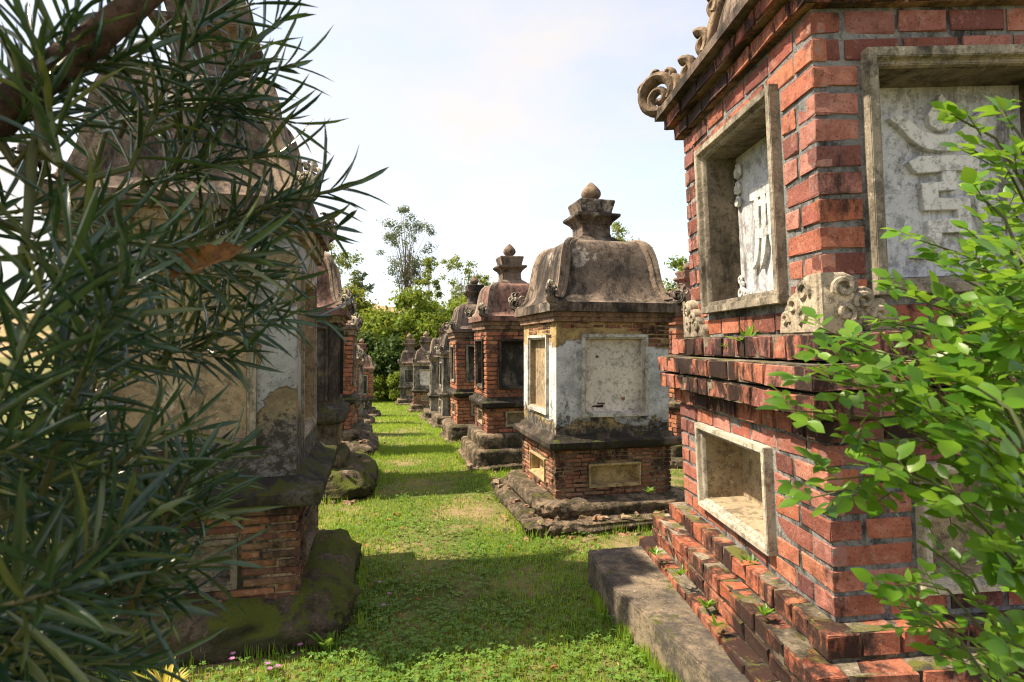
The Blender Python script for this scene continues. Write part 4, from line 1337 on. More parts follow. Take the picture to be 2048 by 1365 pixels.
# second row, seen in the gap beside the near tomb
tomb('brick_tomb', 'brick tower tomb glimpsed in the gap between the limewashed and the near brick tomb', (2.36, 7.7), 13.2, PP(
    w=0.42, plinth=[(0.62, -0.02, 0.12, 0.06, 0.02, 0.03), (0.52, 0.1, 0.30, 0.03, 0.01, 0.02)], zlo=0.28, zl0=0.70, zl1=0.80, wl=0.50, zs1=1.76,
    niche=(-0.35, 0.35, 0.44, 0.58), lowbrick=(0.056, 0.19, 0.043, 0.012), shbrick=(0.062, 0.2, 0.048, 0.013), single=80, m_brick=M['brick_orange'], m_low=M['mortar_brown'], m_shaft=M['mortar_brown'],
    panel=(-0.5, 0.5, 1.0, 1.56), m_panel=M['panel_dark'], m_frame=M['frame'], we=0.50, ze0=1.86, ze1=1.93, wt=0.26, zt=2.22, zf=2.62, m_roof=M['roof_red'], m_cornice=M['brick_orange'], sc=0.11))


# ------------------------------------------------------------------ foliage tools
def leaf_template(wprof, fold=0.25, droop=0.15):
    """(t, s, h) rows of a folded leaf blade"""
    n = len(wprof)
    V = []
    for i, w in enumerate(wprof):
        u = i / (n - 1)
        h = -droop * u * u
        V += [(-w * 0.5, u, h + fold * w * 0.12), (0.0, u, h), (w * 0.5, u, h + fold * w * 0.12)]
    Fs = []
    for i in range(n - 1):
        k = i * 3
        Fs += [(k, k + 1, k + 4, k + 3), (k + 1, k + 2, k + 5, k + 4)]
    return np.array(V), np.array(Fs)


def keel(tpl, k):
    V = tpl[0].copy()
    V[:, 2] += k * np.abs(V[:, 0])
    return V, tpl[1]


NARROW = leaf_template([0.30, 0.85, 1.0, 0.82, 0.04], 0.14, 0.12)
NARROW = keel(NARROW, 0.035)
OVATE = leaf_template([0.08, 0.80, 1.0, 0.66, 0.03], 0.5, 0.12)
DIAMOND = (np.array([(0, 0, 0), (0.5, 0.5, 0.06), (0, 1, 0), (-0.5, 0.5, 0.06)], float), np.array([(0, 1, 2, 3)]))
BLADE = (np.array([(-0.5, 0, 0), (0.5, 0, 0), (0.34, 0.55, 0.10), (-0.34, 0.55, 0.10), (0, 1, 0.42)], float), None)


def norm(v):
    return v / np.maximum(np.linalg.norm(v, axis=-1, keepdims=True), 1e-9)


def np_mesh(name, V, faces_loops, mat, smooth=False):
    """V (n,3); faces_loops list of (k-gon index arrays)"""
    me = bpy.data.meshes.new(name)
    nl = sum(f.size for f in faces_loops)
    nf = sum(len(f) for f in faces_loops)
    me.vertices.add(len(V))
    me.vertices.foreach_set('co', V.astype(np.float32).ravel())
    me.loops.add(nl)
    me.polygons.add(nf)
    me.loops.foreach_set('vertex_index', np.concatenate([f.ravel() for f in faces_loops]).astype(np.int32))
    st = []
    o = 0
    for f in faces_loops:
        st.append(o + np.arange(len(f)) * f.shape[1])
        o += f.size
    me.polygons.foreach_set('loop_start', np.concatenate(st).astype(np.int32))
    me.update(calc_edges=True)
    me.validate()
    if smooth: me.polygons.foreach_set('use_smooth', [True] * nf)
    me.materials.append(mat)
    return me


def leaves(name, B, D, Nn, L, Wd, tpl, mat, parent=None, kind='stuff', smooth=True):
    """many leaves in one mesh: base, direction, normal, length, width"""
    D = norm(D)
    S = norm(np.cross(D, Nn))
    Nn = np.cross(S, D)
    T, Fc = tpl
    V = (B[:, None, :] + D[:, None, :] * (T[None, :, 1, None] * L[:, None, None]) + S[:, None, :] * (T[None, :, 0, None] * Wd[:, None, None]) + Nn[:, None, :] * (T[None, :, 2, None] * L[:, None, None]))
    k = T.shape[0]
    if Fc is None:
        q = np.array([(0, 1, 2, 3)])
        tr = np.array([(3, 2, 4)])
        off = (np.arange(len(B)) * k)[:, None, None]
        fl = [(q[None] + off).reshape(-1, 4), (tr[None] + off).reshape(-1, 3)]
    else:
        off = (np.arange(len(B)) * k)[:, None, None]
        fl = [(Fc[None] + off).reshape(-1, Fc.shape[1])]
    me = np_mesh(name, V.reshape(-1, 3), fl, mat, smooth)
    o = bpy.data.objects.new(name, me)
    COL.objects.link(o)
    if parent: o.parent = parent
    if kind: o['kind'] = kind
    return o


def leaf_objects(name, B, D, Nn, L, Wd, tpl, mat, parent):
    D = norm(D)
    S = norm(np.cross(D, Nn))
    Nn = np.cross(S, D)
    me = np_mesh(name, tpl[0], [tpl[1]], mat, True)
    for i in range(len(B)):
        m = Matrix((
            (S[i][0] * Wd[i], D[i][0] * L[i], Nn[i][0] * L[i], B[i][0]),
            (S[i][1] * Wd[i], D[i][1] * L[i], Nn[i][1] * L[i], B[i][1]),
            (S[i][2] * Wd[i], D[i][2] * L[i], Nn[i][2] * L[i], B[i][2]),
            (0, 0, 0, 1)))
        o = bpy.data.objects.new(name, me)
        o.parent = parent
        o.matrix_basis = m
        COL.objects.link(o)


def rand_dir(n):
    return norm(RNG.normal(size=(n, 3)))


def show_size(B, L):
    """how large a leaf shows in the picture, 0 when it is outside the frame"""
    d = np.maximum(B[:, 1], 0.1)
    px = 1024 + B[:, 0] / d * F_PX
    py = 690 - (B[:, 2] - CAM_H) / d * F_PX
    ok = (px > -20) & (px < 2060) & (py > -20) & (py < 1380) & (B[:, 1] > 0.15)
    return np.where(ok, L / d, 0)


# ------------------------------------------------------------------ trees behind
def leafy_tree(name, label, base, h, crown, n_clump, n_leaf, leaf, mat, group, trunk_r=0.12, airy=False, seed=1, squash=0.8, low=0.25, bark='bark_far'):
    rs = np.random.default_rng(seed)
    rnd = random.Random(seed)
    root = empty(name, base)
    tag(root, label, 'tree', group)
    mb = MB()
    top = Vector((rnd.uniform(-0.2, 0.2) * crown, 0, h * (0.80 if airy else 0.6)))
    spine = [Vector((0, 0, -0.1)), Vector((rnd.uniform(-0.1, 0.1), 0, h * 0.2)), Vector((top.x * 0.5, rnd.uniform(-0.2, 0.2), h * 0.45)), top]
    mb.tube(spine, [trunk_r, trunk_r * 0.8, trunk_r * 0.55, trunk_r * 0.2], 7)
    cz0, cz1 = h * low, h
    cs = []
    for i in range(n_clump):
        for _ in range(40):
            p = rs.uniform(-1, 1, 3)
            r = np.linalg.norm(p)
            if 0.45 < r < 1: break
        c = Vector((p[0] * crown, p[1] * crown, (cz0 + cz1) / 2 + p[2] * (cz1 - cz0) / 2))
        if airy and c.z < h * 0.55 and rnd.random() < 0.75: c.z = h * rnd.uniform(0.6, 0.97)
        cs.append(c)
    # limbs run to the clumps
    for c in cs[::1 if airy else 4]:
        k = rnd.uniform(0.25, 0.75)
        zz = min(max(c.z * k, h * 0.15), h * 0.7)
        st = Vector((top.x * zz / h, 0, zz))
        mid = st.lerp(c, 0.5) + Vector((rnd.uniform(-0.1, 0.1) * crown, rnd.uniform(-0.1, 0.1) * crown, 0.08 * h * (1 if airy else 0.3)))
        mb.tube([st, mid, c], [trunk_r * (0.2 if airy else 0.32), trunk_r * (0.12 if airy else 0.2), trunk_r * 0.05], 5)
    mb.build('trunk', M[bark], root, smooth=1.2)
    B = []
    N_ = []
    cr = crown * (0.20 if airy else 0.23)
    for c in cs:
        m = int(n_leaf * rs.uniform(0.5, 1.5))
        q = rs.normal(size=(m, 3)) * np.array([1, 1, squash]) * cr * rs.uniform(0.6, 1.2) * 0.6
        B.append(np.array(c)[None] + q)
        N_.append(norm(q + np.array([0, 0, cr * 0.6]) + rs.normal(size=(m, 3)) * cr * 0.3))
    B = np.concatenate(B)
    N_ = np.concatenate(N_)
    D = norm(rs.normal(size=B.shape) + np.array([0, 0, -0.35]))
    L = leaf * rs.uniform(0.7, 1.4, len(B))
    leaves('crown', B, D, N_, L, L * 0.55, DIAMOND, mat, root, kind='stuff', smooth=False)
    return root


G_W = 'dense trees closing off the path'
for i, (px, d, top_y, rr, tm, lab) in enumerate((
        (650, 36, 560, 2.1, 'tree_yellow', 'yellowish dense tree behind the small tombs across the path'),
        (712, 35, 578, 1.9, 'tree_yellow', 'yellow-green dense tree below the bare hillside'),
        (752, 32, 618, 1.9, 'tree_leaf', 'dense green tree lower than its neighbours at the end of the path'),
        (822, 31, 584, 2.3, 'tree_leaf', 'largest dense green tree standing straight at the end of the path'),
        (892, 32, 590, 2.0, 'tree_leaf', 'dense green tree just behind the third brick tomb'),
        (955, 34, 580, 2.2, 'tree_yellow', 'dense green tree behind the finials of the brick tombs'),
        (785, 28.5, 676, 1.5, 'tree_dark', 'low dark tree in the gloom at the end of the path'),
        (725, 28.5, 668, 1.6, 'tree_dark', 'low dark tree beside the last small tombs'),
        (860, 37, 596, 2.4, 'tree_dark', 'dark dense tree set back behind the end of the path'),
        (1060, 36, 600, 2.4, 'tree_leaf', 'dense green tree hidden mostly behind the orange brick tomb'))):
    p = at(px, 690, d)
    h = CAM_H + (690 - top_y) / F_PX * d + 1.3
    leafy_tree('broadleaf_tree', lab, (p.x, d, -1.32), h, rr, 62, 120, 0.23, M[tm], G_W, 0.14, False, 20 + i, 0.75, 0.06)
for i, (px, d, top_y, rr, lab) in enumerate(((758, 27, 752, 0.62, 'low round shrub at the end of the grass path'), (797, 26, 738, 0.55, 'taller loose shrub beside the last tomb of the row'))):
    p = at(px, 690, d)
    h = CAM_H + (690 - top_y) / F_PX * d - zg(d)
    r_ = leafy_tree('shrub', lab, (p.x, d, zg(d) - 0.02), h, rr, 34, 60, 0.11, M['tree_leaf'], 'shrubs at the end of the path', 0.04, False, 60 + i, 0.9, 0.08)
    r_['category'] = 'shrub'

for i, (px, d, top_y, rr, mat, ncl, nl, lab) in enumerate((
        (815, 46, 402, 2.2, 'tree_grey', 64, 72, 'tall airy tree with a round grey-green crown against the sky'),
        (672, 38, 478, 1.7, 'tree_pale', 40, 120, 'slender pale tree above the hillside'),
        (722, 38, 545, 0.9, 'tree_grey', 16, 70, 'thin leaning sapling over the bare hillside'),
        (858, 40, 505, 0.9, 'tree_pale', 24, 110, 'small bright green tree at the foot of the tall airy one'),
        (920, 42, 492, 1.5, 'tree_pale', 34, 80, 'sparse young tree behind the third brick tomb'),
        (965, 42, 535, 1.1, 'tree_pale', 20, 80, 'small sparse tree behind the orange brick tomb finial'),
        (1245, 40, 446, 1.6, 'tree_pale', 34, 120, 'yellowish tree top showing above the limewashed tomb roof'),
        (1300, 44, 486, 0.9, 'tree_grey', 8, 30, 'thin twigs of a tree beyond the limewashed tomb roof'))):
    p = at(px, 690, d)
    h = CAM_H + (690 - top_y) / F_PX * d + 1.3
    leafy_tree('airy_tree', lab, (p.x, d, -1.32), h, rr, ncl, nl, 0.17, M[mat], 'airy trees against the sky', 0.15 if i == 0 else 0.08, True, 80 + i, 0.7, 0.5)
p = at(1352, 690, 24)
leafy_tree('broadleaf_tree', 'bushy bright green tree seen beside the near brick tomb', (p.x + 0.4, 24, -1.25), CAM_H + 170 / F_PX * 24 + 1.25, 1.5, 60, 80, 0.16, M['tree_leaf'], G_W, 0.12, False, 99, 0.8, 0.2)

# ------------------------------------------------------------------ grass and ground cover
TH = R(13.2)
dv = np.array([-math.sin(TH), math.cos(TH)])
ev = np.array([math.cos(TH), math.sin(TH)])


def bare(x, y):
    """0..1, trodden earth in the middle of the path"""
    out = np.zeros(len(x))
    for i in range(len(x)):
        out[i] = 0.5 + 0.75 * mnoise.noise(Vector((x[i] * 1.1, y[i] * 1.1, 1.7))) + 0.35 * mnoise.noise(Vector((x[i] * 4, y[i] * 4, 7.7)))
    g = np.exp(-(((x + 0.35) / 0.75) ** 2 + ((y - 5.0) / 0.75) ** 2)) * 0.75 + np.exp(-(((x - 0.35) / 0.35) ** 2 + ((y - 2.75) / 0.28) ** 2)) * 0.25
    return out + g


def in_block(x, y):
    """under a tomb or the slab"""
    bad = np.zeros(len(x), bool)
    for (cx, cy, w_, th) in ((0.75, 5.45, 0.80, 13.2), (-0.01, 7.5, 0.58, 13.2), (-0.59, 9.9, 0.56, 13.2), (-1.36, 13.9, 0.6, 13.2), (-2.06, 17, 0.6, 13.2), (-3.3, 21.8, 0.6, 13.2),
                             (-1.75, 3.35, 0.76, 15), (-2.28, 6.15, 0.72, 13.2), (-2.72, 8.25, 0.69, 13.2), (-3.35, 11, 0.58, 13.2), (-4.2, 14.8, 0.58, 13.2), (-5, 19, 0.58, 13.2), (2.36, 7.7, 0.58, 13.2)):
        c, s = math.cos(R(th)), math.sin(R(th))
        u = (x - cx) * c + (y - cy) * s
        v = -(x - cx) * s + (y - cy) * c
        bad |= (np.abs(u) < w_) & (np.abs(v) < w_)
    edge = np.interp(y, [1.06, 2.21, 3.17, 3.65, 3.74], [1.16, 0.81, 0.518, 0.48, 0.9])
    bad |= (y < 3.74) & (y > 1.0) & (x > edge + 0.01)
    return bad


def scatter(n, y0, y1, wl_, wr_, power=1.0):
    """points along the path: distance y0..y1, offsets from the path line"""
    u = RNG.random(n)
    y = y0 * (y1 / y0) ** (u ** power)
    off = RNG.uniform(wl_, wr_, n)
    cx = -0.25 - np.tan(TH) * (y - 5.0)
    x = cx + off
    ok = ~in_block(x, y)
    return x[ok], y[ok]


def blades(n, y0, y1, wl_, wr_, hh, ww, keep=True):
    x, y = scatter(n, y0, y1, wl_, wr_)
    b = bare(x, y)
    ok = RNG.random(len(x)) > np.clip((b - 0.55) * 2.0, 0, 0.9)
    x, y, b = x[ok], y[ok], b[ok]
    m = len(x)
    B = np.stack([x, y, zg_np(y) - 0.004], 1)
    lean = RNG.uniform(0.25, 1.1, m)
    az = RNG.uniform(0, 2 * math.pi, m)
    D = np.stack([np.cos(az) * lean, np.sin(az) * lean, np.ones(m)], 1)
    Nn = np.stack([np.cos(az), np.sin(az), -lean], 1)
    h = hh * RNG.uniform(0.5, 1.35, m) * (1.15 - 0.45 * np.clip(b, 0, 1)) * np.clip(0.75 + y * 0.045, 0.8, 1.7)
    return B, D, -Nn, h, ww * RNG.uniform(0.7, 1.3, m) * np.clip(0.7 + y * 0.10, 0.8, 2.8)


gr = [blades(120000, 1.7, 9.0, -2.2, 2.0, 0.036, 0.0060), blades(60000, 7.5, 31.0, -2.6, 2.0, 0.036, 0.0062), blades(26000, 2.0, 30.0, -9, 9, 0.05, 0.012)]
ed = []
for (cx, cy, wx, wy, th) in ((0.75, 5.45, 0.84, 0.84, 13.2), (-0.01, 7.5, 0.63, 0.63, 13.2), (-0.59, 9.9, 0.61, 0.61, 13.2), (-1.75, 3.35, 0.83, 0.70, 15), (-2.28, 6.15, 0.80, 0.80, 13.2), (-2.72, 8.25, 0.76, 0.76, 13.2), (-1.36, 13.9, 0.64, 0.64, 13.2), (-2.06, 17, 0.64, 0.64, 13.2)):
    m = 1500
    u = RNG.uniform(-1, 1, m)
    sd_ = RNG.integers(0, 4, m)
    o_ = RNG.exponential(0.025, m)
    lx = np.where(sd_ == 0, wx + o_, np.where(sd_ == 1, -wx - o_, u * wx))
    ly = np.where(sd_ == 2, wy + o_, np.where(sd_ == 3, -wy - o_, u * wy))
    c, s_ = math.cos(R(th)), math.sin(R(th))
    ed.append(np.stack([cx + lx * c - ly * s_, cy + lx * s_ + ly * c], 1))
sp = np.array([(0.48, 3.65), (0.518, 3.17), (0.81, 2.21), (1.16, 1.06)])
for i in range(3):
    m = 900
    u = RNG.random(m)[:, None]
    ed.append(sp[i] * (1 - u) + sp[i + 1] * u - np.abs(RNG.normal(0, 0.02, (m, 1))) * np.array([[1, 0.2]]))
ed = np.concatenate(ed)
clump = np.array([mnoise.noise(Vector((q[0] * 5, q[1] * 5, 4))) for q in ed])
ed = ed[clump > -0.05]
m = len(ed)
az = RNG.uniform(0, 2 * math.pi, m)
lean = RNG.uniform(0.1, 0.9, m)
gr.append((np.stack([ed[:, 0], ed[:, 1], zg_np(ed[:, 1]) - 0.004], 1), np.stack([np.cos(az) * lean, np.sin(az) * lean, np.ones(m)], 1), -np.stack([np.cos(az), np.sin(az), -lean], 1), RNG.uniform(0.03, 0.10, m), RNG.uniform(0.004, 0.009, m)))
G_ = [np.concatenate([g[k] for g in gr]) for k in range(5)]
go = leaves('grass', *G_, BLADE, M['grass'], kind='stuff', smooth=False)
tag(go, 'short bright green grass covering the path between the tombs', 'grass', kind='stuff')

# creeping clover, thickest near the camera and along the dark tomb
x, y = scatter(30000, 1.75, 9.0, -2.0, 2.1, 1.0)
b = bare(x, y)
dn = np.array([0.5 + 0.9 * mnoise.noise(Vector((x[i] * 1.6, y[i] * 1.6, 11.0))) for i in range(len(x))])
dn += np.where(y < 3.3, 0.30, 0) + 0.5 * np.exp(-((x + 0.55 + 0.23 * (y - 3.0)) / 0.35) ** 2) * (y < 5)
ok = RNG.random(len(x)) < np.clip(dn - 0.25 - np.clip(b - 0.75, 0, 1) * 0.9, 0.0, 1)
x, y = x[ok], y[ok]
m = len(x)
hz = RNG.uniform(0.012, 0.05, m)
cl = []
for k in range(3):
    az = RNG.uniform(0, 2 * math.pi, m) if k == 0 else az + 2 * math.pi / 3
    B = np.stack([x, y, zg_np(y) + hz], 1)
    D = np.stack([np.cos(az), np.sin(az), RNG.uniform(-0.25, 0.35, m)], 1)
    Nn = np.stack([RNG.normal(0, 0.25, m), RNG.normal(0, 0.25, m), np.ones(m)], 1)
    L = RNG.uniform(0.011, 0.021, m)
    cl.append((B, D, Nn, L, L * 1.05))
C_ = [np.concatenate([g[k] for g in cl]) for k in range(5)]
HEART = (np.array([(0, 0, 0), (0.42, 0.55, 0.05), (0.36, 0.98, 0.0), (0, 0.84, -0.03), (-0.36, 0.98, 0.0), (-0.42, 0.55, 0.05)], float), np.array([(0, 1, 2, 3), (0, 3, 4, 5)]))
co_ = leaves('clover', *C_, HEART, M['clover'], kind='stuff', smooth=False)
tag(co_, 'low three-leaved clover spreading over the near grass', 'ground cover', kind='stuff')

# dry litter, thick on the trodden patch
x, y = scatter(9000, 1.8, 9.0, -1.9, 1.6)
b = bare(x, y)
ok = RNG.random(len(x)) < np.clip((b - 0.55) * 1.1, 0.02, 0.6)
x, y = x[ok], y[ok]
m = len(x)
B = np.stack([x, y, zg_np(y) + RNG.uniform(0.004, 0.028, m)], 1)
D = np.stack([RNG.normal(size=m), RNG.normal(size=m), RNG.normal(0, 0.25, m)], 1)
Nn = np.stack([RNG.normal(0, 0.35, m), RNG.normal(0, 0.35, m), np.ones(m)], 1)
L = RNG.uniform(0.008, 0.030, m)
M['litter'] = leaf_mat('litter', [(0.30, 0.20, 0.10), (0.42, 0.32, 0.18), (0.20, 0.12, 0.06), (0.50, 0.40, 0.26), (0.34, 0.16, 0.06)], 0.8, 0.15, None, 0.15)
lo = leaves('leaf_litter', B, D, Nn, L, L * RNG.uniform(0.25, 0.7, m), DIAMOND, M['litter'], kind='stuff', smooth=False)
tag(lo, 'dry brown litter of twigs and leaf bits on the trodden grass', 'litter', kind='stuff')

# pink clover flowers
for i, (px, py) in enumerate(((486, 1291), (495, 1289), (468, 1308), (466, 1318), (602, 1290), (537, 1328), (541, 1338), (557, 1333), (760, 1165), (779, 1188), (768, 1211), (197, 1317), (212, 1311))):
    d = 1.45 * F_PX / (py - 690)
    p = at(px, py, d)
    root = empty('clover_flower', (p.x, p.y, 0))
    tag(root, 'tiny pink clover flower in the ground cover beside the big dark tomb', 'flower', 'pink clover flowers')
    mb = MB()
    mb.tube([(0, 0, 0), (0.003, 0, 0.03), (0, 0, 0.055)], 0.0012, 5)
    mb.build('stem', M['twig'], root)
    mb = MB()
    for k in range(5):
        a_ = k * 2 * math.pi / 5
        c, s = math.cos(a_), math.sin(a_)
        mb.add([(0, 0, 0.053), (0.008 * c - 0.006 * s, 0.008 * s + 0.006 * c, 0.061), (0.015 * c, 0.015 * s, 0.060), (0.008 * c + 0.006 * s, 0.008 * s - 0.006 * c, 0.061)], [(0, 1, 2, 3)])
    mb.build('petals', M['pink'], root, smooth=0, fix=False)

# fallen leaves on the path
for i in range(34):
    x, y = float(RNG.uniform(-1.1, 1.0)), float(RNG.uniform(2.1, 7.2))
    x -= 0.23 * (y - 4.0)
    if in_block(np.array([x]), np.array([y]))[0]: continue
    o = empty('dead_leaf', (x, y, 0.022), (random.uniform(-0.5, 0.5), random.uniform(-0.5, 0.5), random.uniform(0, 6.28)))
    bpy.data.objects.remove(o)
    T = OVATE[0].copy()
    L = random.uniform(0.035, 0.075)
    T[:, 0] *= L * 0.5
    T[:, 2] = T[:, 2] * L * 1.5 + np.abs(T[:, 0]) * random.uniform(0.2, 0.9)
    T[:, 1] *= L
    me = np_mesh('dead_leaf', T, [OVATE[1]], M['dead_leaf'], True)
    o = bpy.data.objects.new('dead_leaf', me)
    o.location = (x, y, 0.024 + zg(y))
    o.rotation_euler = (random.uniform(-0.3, 0.3), random.uniform(-0.4, 0.4), random.uniform(0, 6.28))
    COL.objects.link(o)
    tag(o, 'small curled brown dead leaf lying on the grass path', 'leaf', 'dead leaves on the grass')


def tuft(name, label, cat, loc, n, L, w, mat, group=None, spread=0.7, tpl=None, seed=0, stem=True):
    rs = np.random.default_rng(seed + 500)
    root = empty(name, loc)
    tag(root, label, cat, group)
    az = rs.uniform(0, 2 * math.pi, n)
    ln = rs.uniform(0.15, 1.0, n) * spread
    D = np.stack([np.cos(az) * ln, np.sin(az) * ln, np.ones(n) * 0.8], 1)
    Nn = np.stack([-np.cos(az) * 0.7, -np.sin(az) * 0.7, ln + 0.2], 1)
    Ls = L * rs.uniform(0.6, 1.15, n)
    leaf_objects('leaf', np.zeros((n, 3)), D, Nn, Ls, w * rs.uniform(0.8, 1.2, n), tpl or OVATE, mat, root)
    return root


p = at(655, 1302, 1.5 * F_PX / 612)
tuft('weed', 'broad-leaved weed growing against the mossy mound of the big dark tomb', 'plant', (p.x, p.y, 0), 18, 0.13, 0.045, M['clover'], spread=1.1, seed=1)
p = at(330, 1362, 1.5 * F_PX / 700)
tuft('yellow_plant', 'yellow spiky-leaved plant low among the pine branches', 'plant', (p.x, p.y, 0), 30, 0.15, 0.016, M['yellow_leaf'], spread=1.0, tpl=NARROW, seed=2)
p = at(1305, 985, 4.8)
tuft('weed', 'small green weed rooted in the brick foot of the limewashed tomb', 'plant', (p.x - 0.03, p.y - 0.02, p.z), 14, 0.07, 0.03, M['clover'], spread=1.3, seed=3)
FERNS = ((1495, 690, 2.62, 0.10, 'feathery fern on the brick ledge below the relief panel'), (1462, 700, 2.8, 0.06, 'small fern tuft at the far end of the brick ledge'),
         (1560, 710, 2.38, 0.035, 'tiny weed on the ledge of the near brick tomb'), (1310, 1110, 3.3, 0.06, 'weed in the far corner of the lowest brick step'),
         (1360, 1150, 2.95, 0.06, 'creeping weed along the lowest brick step'), (1410, 1215, 2.7, 0.07, 'weed tuft halfway along the lowest brick step'),
         (1455, 1190, 2.62, 0.06, 'fern growing between the brick steps under the niche'), (1500, 1135, 2.62, 0.07, 'fern leaning on the top brick step under the niche'),
         (1430, 1250, 2.5, 0.05, 'low weed beside the nearest part of the slab'), (1528, 1230, 2.25, 0.05, 'small weed on the middle brick step'))
for i, (px, py, d, L, lab) in enumerate(FERNS):
    p = at(px, py, d)
    tuft('fern', lab, 'fern', p, 16, L, L * 0.24, M['shrub_leaf'], 'ferns rooted in the brickwork', 1.5, NARROW, 10 + i)

# crumpled paper on the ground at the far left
p = at(200, 1308, 1.5 * F_PX / 612)
mb = MB()
k = 9
vs = []
for j in range(k):
    for i in range(k):
        x_, y_ = (i / (k - 1) - 0.5) * 0.20, (j / (k - 1) - 0.5) * 0.12
        vs.append((x_, y_, 0.035 + 0.05 * abs(mnoise.noise(Vector((x_ * 22, y_ * 22, 3)))) + 0.03 * mnoise.noise(Vector((x_ * 50, y_ * 50, 9)))))
mb.add(vs, [(j * k + i, j * k + i + 1, (j + 1) * k + i + 1, (j + 1) * k + i) for j in range(k - 1) for i in range(k - 1)])
o = mb.build('crumpled_paper', M['paper'], smooth=0.4)
o.location = (p.x, p.y, 0)
tag(o, 'crumpled white paper lying at the foot of the big dark tomb', 'paper')


